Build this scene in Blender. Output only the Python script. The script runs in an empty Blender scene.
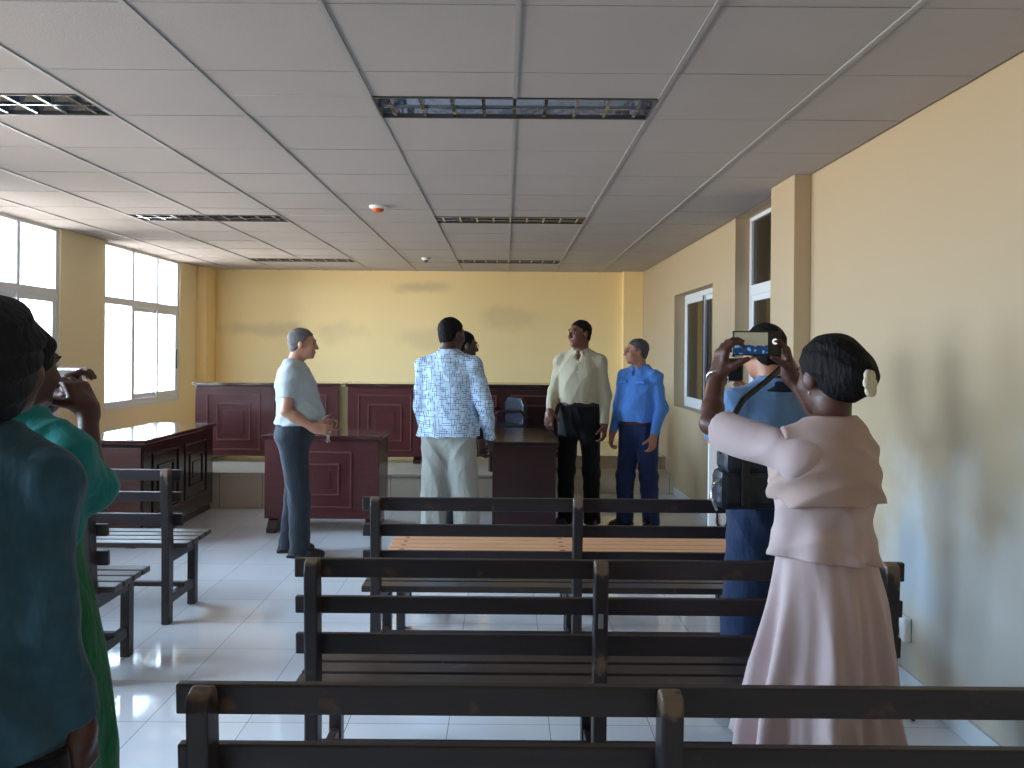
import bpy, bmesh, math, random
import numpy as np
from mathutils import Vector, Matrix

random.seed(7)
sc = bpy.context.scene
COL = sc.collection
PI = math.pi

# ------------------------------------------------------------------ camera
F = 818.0
VX, VY = 505.0, 352.0
CAMZ = 1.48
cd = bpy.data.cameras.new('camera')
cam = bpy.data.objects.new('camera', cd)
COL.objects.link(cam)
cd.sensor_fit = 'HORIZONTAL'
cd.sensor_width = 36.0
cd.lens = F * 36.0 / 1024.0
cd.shift_x = (512 - VX) / 1024.0
cd.shift_y = -(384 - VY) / 1024.0
cd.clip_start = 0.02
cam.location = (0, 0, CAMZ)
cam.rotation_euler = (PI / 2, math.radians(-0.45), 0)
cam.rotation_mode = 'XYZ'
# roll about the viewing axis: look along +Y, then roll
cam.matrix_world = Matrix.Translation((0, 0, CAMZ)) @ Matrix.Rotation(math.radians(-0.45), 4, 'Y') @ Matrix.Rotation(PI / 2, 4, 'X')
sc.camera = cam

# ------------------------------------------------------------------ materials
def srgb(r, g, b):
    def c(v):
        v = v / 255.0
        return v / 12.92 if v <= 0.04045 else ((v + 0.055) / 1.055) ** 2.4
    return (c(r), c(g), c(b), 1.0)

MATS = {}
def mat(name, col, rough=0.6, metal=0.0, var=0.0, vscale=4.0, vstretch=(1, 1, 1), bump=0.0, bscale=30.0,
        bstretch=(1, 1, 1), spec=0.5, col2=None, thresh=None, emit=None, alpha=None, sheen=0.0, coat=0.0, trans=0.0):
    if name in MATS:
        return MATS[name]
    m = bpy.data.materials.new(name)
    m.use_nodes = True
    nt = m.node_tree
    n = nt.nodes
    l = nt.links
    b = n['Principled BSDF']
    b.inputs['Base Color'].default_value = col
    b.inputs['Roughness'].default_value = rough
    b.inputs['Metallic'].default_value = metal
    b.inputs['Specular IOR Level'].default_value = spec
    if sheen:
        b.inputs['Sheen Weight'].default_value = sheen
    if coat:
        b.inputs['Coat Weight'].default_value = coat
        b.inputs['Coat Roughness'].default_value = 0.08
    tc = n.new('ShaderNodeTexCoord')
    if var > 0 or col2 is not None:
        mp = n.new('ShaderNodeMapping')
        mp.inputs['Scale'].default_value = vstretch
        nz = n.new('ShaderNodeTexNoise')
        nz.inputs['Scale'].default_value = vscale
        nz.inputs['Detail'].default_value = 5
        l.new(tc.outputs['Object'], mp.inputs['Vector'])
        l.new(mp.outputs['Vector'], nz.inputs['Vector'])
        rp = n.new('ShaderNodeValToRGB')
        if col2 is None:
            rp.color_ramp.elements[0].color = tuple(c * (1 - var) for c in col[:3]) + (1,)
            rp.color_ramp.elements[1].color = tuple(min(1, c * (1 + var)) for c in col[:3]) + (1,)
            rp.color_ramp.elements[0].position = 0.3
            rp.color_ramp.elements[1].position = 0.7
        else:
            rp.color_ramp.elements[0].color = col
            rp.color_ramp.elements[1].color = col2
            t = thresh or (0.45, 0.6)
            rp.color_ramp.elements[0].position = t[0]
            rp.color_ramp.elements[1].position = t[1]
        l.new(nz.outputs['Fac'], rp.inputs['Fac'])
        l.new(rp.outputs['Color'], b.inputs['Base Color'])
    if bump > 0:
        mp2 = n.new('ShaderNodeMapping')
        mp2.inputs['Scale'].default_value = bstretch
        nb = n.new('ShaderNodeTexNoise')
        nb.inputs['Scale'].default_value = bscale
        nb.inputs['Detail'].default_value = 3
        bp = n.new('ShaderNodeBump')
        bp.inputs['Strength'].default_value = bump
        bp.inputs['Distance'].default_value = 0.02
        l.new(tc.outputs['Object'], mp2.inputs['Vector'])
        l.new(mp2.outputs['Vector'], nb.inputs['Vector'])
        l.new(nb.outputs['Fac'], bp.inputs['Height'])
        l.new(bp.outputs['Normal'], b.inputs['Normal'])
    if emit:
        b.inputs['Emission Color'].default_value = emit[0]
        b.inputs['Emission Strength'].default_value = emit[1]
    if alpha is not None:
        b.inputs['Alpha'].default_value = alpha
    MATS[name] = m
    return m

def mnode(nt, op, a, b=None, c=None):
    nd = nt.nodes.new('ShaderNodeMath')
    nd.operation = op
    for i, v in enumerate((a, b, c)):
        if v is None:
            continue
        if isinstance(v, (int, float)):
            nd.inputs[i].default_value = v
        else:
            nt.links.new(v, nd.inputs[i])
    return nd.outputs[0]

def mixcol(nt, fac, a, b):
    nd = nt.nodes.new('ShaderNodeMix')
    nd.data_type = 'RGBA'
    if isinstance(fac, (int, float)):
        nd.inputs[0].default_value = fac
    else:
        nt.links.new(fac, nd.inputs[0])
    for i, v in ((6, a), (7, b)):
        if isinstance(v, tuple):
            nd.inputs[i].default_value = v
        else:
            nt.links.new(v, nd.inputs[i])
    return nd.outputs[2]

def objxyz(nt):
    tc = nt.nodes.new('ShaderNodeTexCoord')
    sp = nt.nodes.new('ShaderNodeSeparateXYZ')
    nt.links.new(tc.outputs['Object'], sp.inputs[0])
    return tc, sp.outputs

def noise(nt, vec, scale, detail=4):
    nz = nt.nodes.new('ShaderNodeTexNoise')
    nz.inputs['Scale'].default_value = scale
    nz.inputs['Detail'].default_value = detail
    nt.links.new(vec, nz.inputs['Vector'])
    return nz.outputs['Fac']

def gridline(nt, v, phase, pitch, width):
    """1 on a seam, 0 elsewhere"""
    t = mnode(nt, 'ADD', v, -phase + 1000 * pitch)
    t = mnode(nt, 'MODULO', t, pitch)
    t = mnode(nt, 'SUBTRACT', t, pitch / 2)
    t = mnode(nt, 'ABSOLUTE', t)
    return mnode(nt, 'GREATER_THAN', t, pitch / 2 - width)

def tile_mat(name, base, base2, seam, phases, pitch=0.4, width=0.0016, rough=0.12, axes=(0, 1), spec=0.5):
    m = bpy.data.materials.new(name)
    m.use_nodes = True
    nt = m.node_tree
    b = nt.nodes['Principled BSDF']
    tc, xyz = objxyz(nt)
    g = gridline(nt, xyz[axes[0]], phases[0], pitch, width)
    g2 = gridline(nt, xyz[axes[1]], phases[1], pitch, width)
    s = mnode(nt, 'MAXIMUM', g, g2)
    nz = noise(nt, tc.outputs['Object'], 2.6, 8)
    # per tile tint
    wn = nt.nodes.new('ShaderNodeTexWhiteNoise')
    wn.noise_dimensions = '2D'
    fl = [mnode(nt, 'FLOOR', mnode(nt, 'DIVIDE', mnode(nt, 'ADD', xyz[axes[i]], -phases[i] + 1000 * pitch), pitch)) for i in (0, 1)]
    cb = nt.nodes.new('ShaderNodeCombineXYZ')
    nt.links.new(fl[0], cb.inputs[0]); nt.links.new(fl[1], cb.inputs[1])
    nt.links.new(cb.outputs[0], wn.inputs['Vector'])
    f = mnode(nt, 'ADD', mnode(nt, 'MULTIPLY', nz, 0.6), mnode(nt, 'MULTIPLY', wn.outputs[0], 0.4))
    c = mixcol(nt, f, base, base2)
    c = mixcol(nt, s, c, seam)
    nt.links.new(c, b.inputs['Base Color'])
    r = mnode(nt, 'ADD', mnode(nt, 'MULTIPLY', s, 0.5), rough)
    nt.links.new(r, b.inputs['Roughness'])
    b.inputs['Specular IOR Level'].default_value = spec
    bp = nt.nodes.new('ShaderNodeBump')
    bp.inputs['Strength'].default_value = 0.25
    bp.inputs['Distance'].default_value = 0.002
    h = mnode(nt, 'SUBTRACT', mnode(nt, 'MULTIPLY', noise(nt, tc.outputs['Object'], 3.0, 2), 0.8), s)
    nt.links.new(h, bp.inputs['Height'])
    nt.links.new(bp.outputs['Normal'], b.inputs['Normal'])
    return m

M_floor = tile_mat('floor_tiles', srgb(208, 212, 220), srgb(232, 235, 240), srgb(110, 112, 115), (-1.013, 3.25), spec=0.75, rough=0.07)
M_stage = tile_mat('platform_tiles', srgb(186, 178, 160), srgb(205, 197, 180), srgb(120, 112, 98), (-0.26, 7.65), rough=0.2)
M_riser = tile_mat('riser_tiles', srgb(198, 186, 164), srgb(214, 202, 182), srgb(110, 102, 90), (-0.26, 0.0), axes=(0, 2), rough=0.22, width=0.0025)

def wall_mat(name, base, spots):
    m = bpy.data.materials.new(name)
    m.use_nodes = True
    nt = m.node_tree
    b = nt.nodes['Principled BSDF']
    tc, xyz = objxyz(nt)
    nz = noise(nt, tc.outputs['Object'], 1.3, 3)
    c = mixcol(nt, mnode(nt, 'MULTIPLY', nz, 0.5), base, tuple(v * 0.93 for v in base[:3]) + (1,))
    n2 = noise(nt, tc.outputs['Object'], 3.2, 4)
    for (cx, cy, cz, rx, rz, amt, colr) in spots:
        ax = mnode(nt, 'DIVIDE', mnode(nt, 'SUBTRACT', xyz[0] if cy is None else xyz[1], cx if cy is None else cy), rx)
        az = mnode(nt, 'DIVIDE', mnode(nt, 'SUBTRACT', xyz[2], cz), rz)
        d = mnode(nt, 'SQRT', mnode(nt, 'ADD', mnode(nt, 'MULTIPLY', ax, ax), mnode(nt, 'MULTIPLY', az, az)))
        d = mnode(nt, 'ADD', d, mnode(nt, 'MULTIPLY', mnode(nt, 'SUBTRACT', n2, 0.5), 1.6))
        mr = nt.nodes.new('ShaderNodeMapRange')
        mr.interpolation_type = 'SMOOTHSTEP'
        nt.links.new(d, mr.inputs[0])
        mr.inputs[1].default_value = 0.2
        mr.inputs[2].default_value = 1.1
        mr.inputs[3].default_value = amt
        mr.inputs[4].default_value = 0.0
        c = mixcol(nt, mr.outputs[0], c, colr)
    nt.links.new(c, b.inputs['Base Color'])
    b.inputs['Roughness'].default_value = 0.55
    b.inputs['Specular IOR Level'].default_value = 0.3
    bp = nt.nodes.new('ShaderNodeBump')
    bp.inputs['Strength'].default_value = 0.15
    bp.inputs['Distance'].default_value = 0.003
    nt.links.new(noise(nt, tc.outputs['Object'], 90, 2), bp.inputs['Height'])
    nt.links.new(bp.outputs['Normal'], b.inputs['Normal'])
    return m

YEL = srgb(255, 228, 168)
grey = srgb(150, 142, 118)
M_wall = wall_mat('yellow_wall_paint', YEL, [])
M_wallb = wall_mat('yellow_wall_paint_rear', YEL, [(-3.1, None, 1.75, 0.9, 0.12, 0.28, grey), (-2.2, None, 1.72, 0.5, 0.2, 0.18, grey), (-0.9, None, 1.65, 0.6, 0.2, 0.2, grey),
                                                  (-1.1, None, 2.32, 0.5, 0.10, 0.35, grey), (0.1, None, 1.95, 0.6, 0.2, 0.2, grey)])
M_walll = wall_mat('yellow_wall_paint_left', srgb(250, 232, 190), [])
M_wallr = wall_mat('cream_wall_paint', srgb(184, 164, 134), [(None, 2.9, 0.45, 1.7, 0.75, 0.6, srgb(196, 202, 204)), (None, 3.55, 0.55, 0.22, 0.3, 0.55, srgb(170, 190, 205)), (None, 3.0, 0.35, 0.3, 0.2, 0.3, srgb(150, 150, 140)),  # broad first spot: bluish window light on the lower wall, painted into the colour
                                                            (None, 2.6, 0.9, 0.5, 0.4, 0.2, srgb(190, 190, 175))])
M_ceil = mat('ceiling_board', srgb(172, 165, 163), 0.9, var=0.03, vscale=2.0, bump=0.1, bscale=160)
M_tbar = mat('ceiling_bar', srgb(158, 156, 156), 0.45)
M_alu = mat('white_aluminium', srgb(222, 226, 230), 0.35)
M_rub = mat('black_rubber', srgb(25, 25, 27), 0.6)
M_sill = mat('sill_plaster', srgb(220, 205, 160), 0.6)
M_dark = mat('corridor_brown', srgb(95, 78, 66), 0.8, var=0.2)
M_base = mat('skirting_white', srgb(205, 212, 218), 0.3, var=0.05)
M_chrome = mat('mirror_louvre', (0.42, 0.43, 0.46, 1), 0.12, metal=1.0, bump=0.15, bscale=8)
M_housing = mat('light_housing', srgb(105, 106, 110), 0.35, metal=0.8)
M_tube = mat('tube_glass', srgb(225, 228, 230), 0.3)
M_tubecap = mat('tube_cap_orange', srgb(190, 120, 70), 0.5)
M_white = mat('white_plastic', srgb(242, 242, 242), 0.4)
M_orange = mat('orange_plastic', srgb(205, 98, 40), 0.5)
M_black = mat('black_plastic', srgb(16, 17, 20), 0.35)
M_asph = mat('outside_ground', srgb(190, 190, 185), 0.9)

def glass_mat(name, tint, gl, mixv):
    m = bpy.data.materials.new(name)
    m.use_nodes = True
    nt = m.node_tree
    for nd in list(nt.nodes):
        nt.nodes.remove(nd)
    o = nt.nodes.new('ShaderNodeOutputMaterial')
    t = nt.nodes.new('ShaderNodeBsdfTransparent')
    t.inputs[0].default_value = tint
    g = nt.nodes.new('ShaderNodeBsdfGlossy')
    g.inputs['Roughness'].default_value = 0.03
    g.inputs['Color'].default_value = (gl, gl, gl, 1)
    fr = nt.nodes.new('ShaderNodeFresnel')
    fr.inputs[0].default_value = 1.45
    mx = nt.nodes.new('ShaderNodeMixShader')
    f = mnode(nt, 'MULTIPLY', fr.outputs[0], mixv)
    nt.links.new(f, mx.inputs[0])
    nt.links.new(t.outputs[0], mx.inputs[1])
    nt.links.new(g.outputs[0], mx.inputs[2])
    nt.links.new(mx.outputs[0], o.inputs[0])
    return m
M_glass = glass_mat('window_glass_clear', (0.97, 0.98, 0.98, 1), 1, 0.8)
M_glassd = glass_mat('window_glass_dark', (0.55, 0.5, 0.45, 1), 1, 0.9)

def wood_mat(name, c1, c2, rough, wear=None, axis=0, coat=0.0, wearz=None):
    m = bpy.data.materials.new(name)
    m.use_nodes = True
    nt = m.node_tree
    b = nt.nodes['Principled BSDF']
    tc, xyz = objxyz(nt)
    mp = nt.nodes.new('ShaderNodeMapping')
    s = [14, 14, 14]
    s[axis] = 1.2
    mp.inputs['Scale'].default_value = s
    nt.links.new(tc.outputs['Object'], mp.inputs['Vector'])
    g = noise(nt, mp.outputs['Vector'], 3.0, 7)
    c = mixcol(nt, g, c1, c2)
    if wear is not None:
        n2 = noise(nt, tc.outputs['Object'], 11, 5)
        if wearz is not None:
            mr = nt.nodes.new('ShaderNodeMapRange')
            nt.links.new(xyz[2], mr.inputs[0])
            mr.inputs[1].default_value = wearz[0]
            mr.inputs[2].default_value = wearz[1]
            mr.inputs[3].default_value = 0.0
            mr.inputs[4].default_value = 0.24
            n2 = mnode(nt, 'ADD', n2, mr.outputs[0])
        mr2 = nt.nodes.new('ShaderNodeMapRange')
        nt.links.new(n2, mr2.inputs[0])
        mr2.inputs[1].default_value = 0.64
        mr2.inputs[2].default_value = 0.72
        mr2.inputs[3].default_value = 0
        mr2.inputs[4].default_value = 0.8
        c = mixcol(nt, mr2.outputs[0], c, wear)
    nt.links.new(c, b.inputs['Base Color'])
    b.inputs['Roughness'].default_value = rough
    if coat:
        b.inputs['Coat Weight'].default_value = coat
        b.inputs['Coat Roughness'].default_value = 0.12
    bp = nt.nodes.new('ShaderNodeBump')
    bp.inputs['Strength'].default_value = 0.2
    bp.inputs['Distance'].default_value = 0.004
    nt.links.new(g, bp.inputs['Height'])
    nt.links.new(bp.outputs['Normal'], b.inputs['Normal'])
    return m

BK1, BK2 = srgb(26, 21, 22), srgb(54, 43, 43)
M_bench = wood_mat('bench_dark_wood', BK1, BK2, 0.42, wear=srgb(96, 66, 48))
M_post = wood_mat('bench_post_wood', BK1, BK2, 0.42, wear=srgb(120, 98, 78), axis=2, wearz=(0.79, 0.835))
M_slat = wood_mat('bench_slat_wood', srgb(34, 27, 25), srgb(74, 62, 58), 0.32, wear=srgb(110, 96, 88))
M_pine = wood_mat('pine_slat_wood', srgb(196, 138, 98), srgb(226, 176, 134), 0.5)
M_mahog = wood_mat('mahogany', srgb(70, 27, 29), srgb(100, 43, 43), 0.38, coat=0.3)
M_mahogd = wood_mat('dark_mahogany', srgb(38, 15, 18), srgb(58, 24, 26), 0.33, coat=0.35)
M_mould = wood_mat('moulding_edge', srgb(98, 50, 50), srgb(128, 74, 70), 0.35, coat=0.3)
M_endp = wood_mat('brown_end_wood', srgb(62, 34, 30), srgb(88, 52, 45), 0.4, coat=0.3)
M_deskdk = wood_mat('lacquered_dark_wood', srgb(26, 17, 20), srgb(44, 26, 28), 0.2, coat=0.6)
M_desktop = wood_mat('desk_top_gloss', srgb(58, 30, 30), srgb(80, 44, 42), 0.10, coat=1.0)

# ------------------------------------------------------------------ mesh helpers
class MB:
    def __init__(s):
        s.v = []; s.f = []; s.m = []
    def box(s, x0, x1, y0, y1, z0, z1, mi=0):
        b = len(s.v)
        s.v += [(x0, y0, z0), (x1, y0, z0), (x1, y1, z0), (x0, y1, z0), (x0, y0, z1), (x1, y0, z1), (x1, y1, z1), (x0, y1, z1)]
        s.f += [(b, b + 3, b + 2, b + 1), (b + 4, b + 5, b + 6, b + 7), (b, b + 1, b + 5, b + 4), (b + 1, b + 2, b + 6, b + 5), (b + 2, b + 3, b + 7, b + 6), (b + 3, b, b + 4, b + 7)]
        s.m += [mi] * 6
        return s
    def quad(s, a, b, c, d, mi=0):
        k = len(s.v)
        s.v += [a, b, c, d]
        s.f.append((k, k + 1, k + 2, k + 3)); s.m.append(mi)
        return s
    def prism(s, pts, axis, t0, t1, mi=0):
        """pts: 2-D outline in the two other axes; extruded along axis"""
        b = len(s.v); n = len(pts)
        def mk(p, t):
            if axis == 0: return (t, p[0], p[1])
            if axis == 1: return (p[0], t, p[1])
            return (p[0], p[1], t)
        s.v += [mk(p, t0) for p in pts] + [mk(p, t1) for p in pts]
        s.f.append(tuple(b + i for i in range(n))[::-1]); s.f.append(tuple(b + n + i for i in range(n)))
        s.m += [mi, mi]
        for i in range(n):
            j = (i + 1) % n
            s.f.append((b + i, b + j, b + n + j, b + n + i)); s.m.append(mi)
        return s
    def tube(s, pts, r, seg=12, mi=0, caps=True):
        pts = [Vector(p) for p in pts]
        rs = r if isinstance(r, (list, tuple)) else [r] * len(pts)
        b = len(s.v)
        up = Vector((0, 0, 1))
        for i, p in enumerate(pts):
            t = (pts[min(i + 1, len(pts) - 1)] - pts[max(i - 1, 0)]).normalized()
            u = t.cross(up)
            if u.length < 1e-3:
                u = t.cross(Vector((0, 1, 0)))
            u.normalize()
            w = u.cross(t)
            for k in range(seg):
                a = 2 * PI * k / seg
                q = p + (u * math.cos(a) + w * math.sin(a)) * rs[i]
                s.v.append(tuple(q))
        for i in range(len(pts) - 1):
            for k in range(seg):
                k2 = (k + 1) % seg
                s.f.append((b + i * seg + k, b + i * seg + k2, b + (i + 1) * seg + k2, b + (i + 1) * seg + k)); s.m.append(mi)
        if caps:
            s.f.append(tuple(b + k for k in range(seg))[::-1]); s.m.append(mi)
            e = b + (len(pts) - 1) * seg
            s.f.append(tuple(e + k for k in range(seg))); s.m.append(mi)
        return s
    def build(s, name, mats, parent=None, bevel=0.0, smooth=False, loc=None):
        me = bpy.data.meshes.new(name)
        me.from_pydata(s.v, [], s.f)
        if not isinstance(mats, (list, tuple)):
            mats = [mats]
        for m in mats:
            me.materials.append(m)
        me.polygons.foreach_set('material_index', s.m)
        bm = bmesh.new(); bm.from_mesh(me)
        bmesh.ops.recalc_face_normals(bm, faces=bm.faces)
        bm.to_mesh(me); bm.free()
        if smooth:
            me.polygons.foreach_set('use_smooth', [True] * len(me.polygons))
        me.update()
        o = bpy.data.objects.new(name, me)
        COL.objects.link(o)
        if parent is not None:
            o.parent = parent
        if loc is not None:
            o.location = loc
        if bevel > 0:
            md = o.modifiers.new('bevel', 'BEVEL')
            md.width = bevel; md.segments = 2; md.limit_method = 'ANGLE'
            md.harden_normals = False
        return o

def empty(name, loc=(0, 0, 0), rz=0, label=None, cat=None, group=None):
    o = bpy.data.objects.new(name, None)
    COL.objects.link(o)
    o.empty_display_size = 0.1
    o.location = loc
    o.rotation_euler = (0, 0, rz)
    tag(o, label, cat, group)
    return o

def tag(o, label=None, cat=None, group=None, kind=None):
    if label: o['label'] = label
    if cat: o['category'] = cat
    if group: o['group'] = group
    if kind: o['kind'] = kind
    return o

def copy_tree(o, parent=None):
    c = o.copy(); COL.objects.link(c)
    if parent is not None:
        c.parent = parent
    for ch in list(o.children):
        copy_tree(ch, c)
    return c

# ------------------------------------------------------------------ room
CZ = 2.534
XL, XR = -3.91, 1.79
YB, YN = 10.72, -3.0
TOP = 2.80

def struct(o, label=None):
    o['kind'] = 'structure'
    if label: o['label'] = label
    return o

struct(MB().box(XL - 0.15, XR + 0.15, YN - 0.15, YB + 0.15, -0.12, 0.0).build('floor', M_floor))
struct(MB().box(XL - 0.15, 3.3, YN - 0.15, YB + 0.15, TOP, TOP + 0.1).build('roof', M_white), 'roof slab above the suspended ceiling')
struct(MB().box(XL, XR, YB, YB + 0.15, 0, TOP).build('wall_rear', M_wallb))
struct(MB().box(XL - 0.15, XR + 0.15, YN - 0.15, YN, 0, TOP).build('wall_near', M_wall))

# left wall with tall windows; opening from sill to ceiling
SILL = 0.90
wins = [(7.98, 9.84), (5.33, 7.19), (2.68, 4.54), (0.03, 1.89)]
wb = MB()
ys = [YN]
for a, b in sorted(wins):
    ys += [a, b]
ys.append(YB)
T = 0.085
for i in range(0, len(ys), 2):
    wb.box(XL - T, XL, ys[i], ys[i + 1], 0, TOP)
for a, b in wins:
    wb.box(XL - T, XL, a, b, 0, SILL)
    wb.box(XL - T, XL, a, b, CZ, TOP)
struct(wb.build('wall_left', M_walll))

# right wall with two openings + pillar
R1 = (5.20, 6.38, 0.95, CZ)
R2 = (7.07, 8.66, 0.93, 2.09)
wr = MB()
T2 = 0.17
wr.box(XR, XR + T2, YN, R1[0], 0, TOP)
wr.box(XR, XR + T2, R1[0], R1[1], 0, R1[2]).box(XR, XR + T2, R1[0], R1[1], R1[3], TOP)
wr.box(XR, XR + T2, R1[1], R2[0], 0, TOP)
wr.box(XR, XR + T2, R2[0], R2[1], 0, R2[2]).box(XR, XR + T2, R2[0], R2[1], R2[3], TOP)
wr.box(XR, XR + T2, R2[1], YB, 0, TOP)
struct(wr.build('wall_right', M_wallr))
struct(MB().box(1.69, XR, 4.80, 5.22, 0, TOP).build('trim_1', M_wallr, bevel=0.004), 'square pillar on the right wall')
struct(MB().box(XL, -3.79, 10.36, YB, 0, TOP).build('trim_2', M_wall, bevel=0.004), 'pillar in the left rear corner')
struct(MB().box(1.53, XR, 10.6, YB, 0, TOP).build('trim_3', M_wall, bevel=0.004), 'pillar in the right rear corner')
# corridor behind right windows
struct(MB().box(3.1, 3.2, 4.5, 9.5, 0, TOP).box(XR + T2, 3.1, 4.5, 4.6, 0, TOP).box(XR + T2, 3.1, 9.4, 9.5, 0, TOP).box(XR + T2, 3.1, 4.6, 9.4, -0.1, 0).box(XR + T2, 3.1, 4.6, 9.4, TOP - 0.02, TOP)
       .build('wall_corridor', M_dark), 'dark brown corridor wall beyond the right windows')
struct(MB().box(XR - 0.012, XR, YN, 4.80, 0, 0.085).box(XR - 0.012, XR, 5.22, 8.6, 0, 0.085).build('baseboard_right', M_base, bevel=0.003))
struct(MB().box(XL, XL + 0.012, YN, 7.64, 0, 0.085).build('baseboard_left', M_base, bevel=0.003))

# windows on the left: top row of three panes, lower fixed pane and a two-leaf slider
FR = 0.05
def left_window(idx, y0, y1):
    x0, x1 = XL - 0.075, XL - 0.015
    z0, z1 = SILL, CZ
    zt0, zt1 = 1.93, 2.00
    m = MB()
    m.box(x0, x1, y0, y0 + FR, z0, z1).box(x0, x1, y1 - FR, y1, z0, z1)
    m.box(x0, x1, y0 + FR, y1 - FR, z0, z0 + FR).box(x0, x1, y0 + FR, y1 - FR, z1 - 0.03, z1)
    m.box(x0, x1, y0 + FR, y1 - FR, zt0, zt1)
    a = y0 + (y1 - y0) * 0.355
    b = y0 + (y1 - y0) * 0.68
    for c in (a, b):
        m.box(x0, x1, c - 0.022, c + 0.022, zt1, z1 - 0.03)
    m.box(x0, x1, a - 0.03, a + 0.03, z0 + FR, zt0)
    w = struct(m.build('window_%d' % idx, M_alu, bevel=0.004), 'tall white aluminium window in the left wall')
    # sliding sashes
    for k, (p, q) in enumerate(((a + 0.03, b + 0.03), (b - 0.01, y1 - FR))):
        s = MB()
        sx0, sx1 = (x0 + 0.008, x0 + 0.03) if k == 0 else (x0 + 0.034, x0 + 0.056)
        s.box(sx0, sx1, p, p + 0.04, z0 + FR, zt0).box(sx0, sx1, q - 0.04, q, z0 + FR, zt0)
        s.box(sx0, sx1, p + 0.04, q - 0.04, z0 + FR, z0 + FR + 0.05).box(sx0, sx1, p + 0.04, q - 0.04, zt0 - 0.045, zt0)
        so = s.build('window_sash', M_alu, w, bevel=0.003)
        MB().box(sx1, sx1 + 0.012, (p + 0.012) if k == 0 else (q - 0.028), (p + 0.028) if k == 0 else (q - 0.012), 1.25, 1.48).build('sash_handle', M_rub, so, bevel=0.002)
        MB().box((sx0 + sx1) / 2 - 0.002, (sx0 + sx1) / 2 + 0.002, p + 0.04, q - 0.04, z0 + FR + 0.05, zt0 - 0.045).build('window_glass', M_glass, so)
    g = MB()
    gx = (x0 + x1) / 2
    g.box(gx - 0.002, gx + 0.002, y0 + FR, a - 0.03, z0 + FR, zt0)
    for p, q in ((y0 + FR, a - 0.022), (a + 0.022, b - 0.022), (b + 0.022, y1 - FR)):
        g.box(gx - 0.002, gx + 0.002, p, q, zt1, z1 - 0.03)
    g.build('window_glass', M_glass, w)
    struct(MB().box(XL - 0.012, XL + 0.006, y0 + 0.002, y1 - 0.002, SILL - 0.03, SILL + 0.002).build('trim_%d' % (10 + idx), M_alu))
    # portal so daylight is sampled through the opening
    ld = bpy.data.lights.new('window_portal', 'AREA')
    ld.shape = 'RECTANGLE'
    ld.size = z1 - z0; ld.size_y = y1 - y0
    ld.cycles.is_portal = True
    lo = bpy.data.objects.new('window_portal', ld)
    COL.objects.link(lo)
    lo.location = (XL - T - 0.02, (y0 + y1) / 2, (z0 + z1) / 2)
    lo.rotation_euler = (0, -PI / 2, 0)
for i, (a, b) in enumerate(wins):
    left_window(i + 1, a, b)

def right_window(idx, y0, y1, z0, z1, trans, label):
    x0, x1 = 1.90, 1.95
    m = MB()
    m.box(x0, x1, y0, y0 + 0.05, z0, z1).box(x0, x1, y1 - 0.05, y1, z0, z1)
    m.box(x0, x1, y0 + 0.05, y1 - 0.05, z0, z0 + 0.05).box(x0, x1, y0 + 0.05, y1 - 0.05, z1 - (0.03 if trans else 0.05), z1)
    if trans:
        m.box(x0, x1, y0 + 0.05, y1 - 0.05, 1.93, 2.01)
    w = struct(m.build('window_%d' % idx, M_alu, bevel=0.003), label)
    zt = 1.93 if trans else z1 - 0.05
    ym = (y0 + y1) / 2
    for k, (p, q) in enumerate(((y0 + 0.05, ym + 0.025), (ym - 0.025, y1 - 0.05))):
        sx0, sx1 = (x0 + 0.004, x0 + 0.022) if k else (x0 + 0.026, x0 + 0.044)
        s = MB()
        s.box(sx0, sx1, p, p + 0.045, z0 + 0.05, zt).box(sx0, sx1, q - 0.045, q, z0 + 0.05, zt)
        s.box(sx0, sx1, p + 0.045, q - 0.045, z0 + 0.05, z0 + 0.1).box(sx0, sx1, p + 0.045, q - 0.045, zt - 0.045, zt)
        so = s.build('window_sash', M_alu, w, bevel=0.003)
        MB().box(sx0 + 0.008, sx0 + 0.012, p + 0.045, q - 0.045, z0 + 0.1, zt - 0.045).build('window_glass', M_glassd, so)
    if k and not trans:
        MB().box(x0 - 0.004, x0 + 0.002, ym - 0.02, ym - 0.004, z0 + 0.06, zt).build('window_seal', M_rub, w)
    if trans:
        MB().box(x0 + 0.02, x0 + 0.024, y0 + 0.05, y1 - 0.05, 2.01, z1 - 0.03).build('window_glass', M_glassd, w)
right_window(6, R1[0], R1[1], R1[2], R1[3], True, 'white framed window reaching the ceiling beside the pillar')
right_window(7, R2[0], R2[1], R2[2], R2[3], False, 'small white sliding window set deep in the right wall')

# suspended ceiling
GX, GY = 0.033, 0.684
fixtures = []
for k, cy in enumerate((3.384, 6.384, 9.384)):
    fixtures.append((-0.567, 0.633, cy, cy + 0.3, 0, k))
    fixtures.append((-2.967, -1.767, cy, cy + 0.3, 1, k))
XG = XR - 0.012
gx = [XL] + [GX + 0.6 * k for k in range(-6, 4) if XL + 0.02 < GX + 0.6 * k < XG - 0.02] + [XG]
gy = [YN] + [GY + 0.6 * k for k in range(-6, 17) if YN < GY + 0.6 * k < YB] + [YB]
gyy = sorted(set([round(v, 4) for v in gy] + [round(f[2], 4) for f in fixtures]))
cb = MB()
for i in range(len(gx) - 1):
    for j in range(len(gyy) - 1):
        mx, my = (gx[i] + gx[i + 1]) / 2, (gyy[j] + gyy[j + 1]) / 2
        if any(f[0] < mx < f[1] and f[2] - 1e-3 < my < f[3] + 1e-3 for f in fixtures):
            continue
        dz = random.uniform(-0.0012, 0.0012)
        cb.quad((gx[i], gyy[j], CZ + dz), (gx[i], gyy[j + 1], CZ + dz), (gx[i + 1], gyy[j + 1], CZ + dz), (gx[i + 1], gyy[j], CZ + dz))
BWd = 0.009
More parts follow.
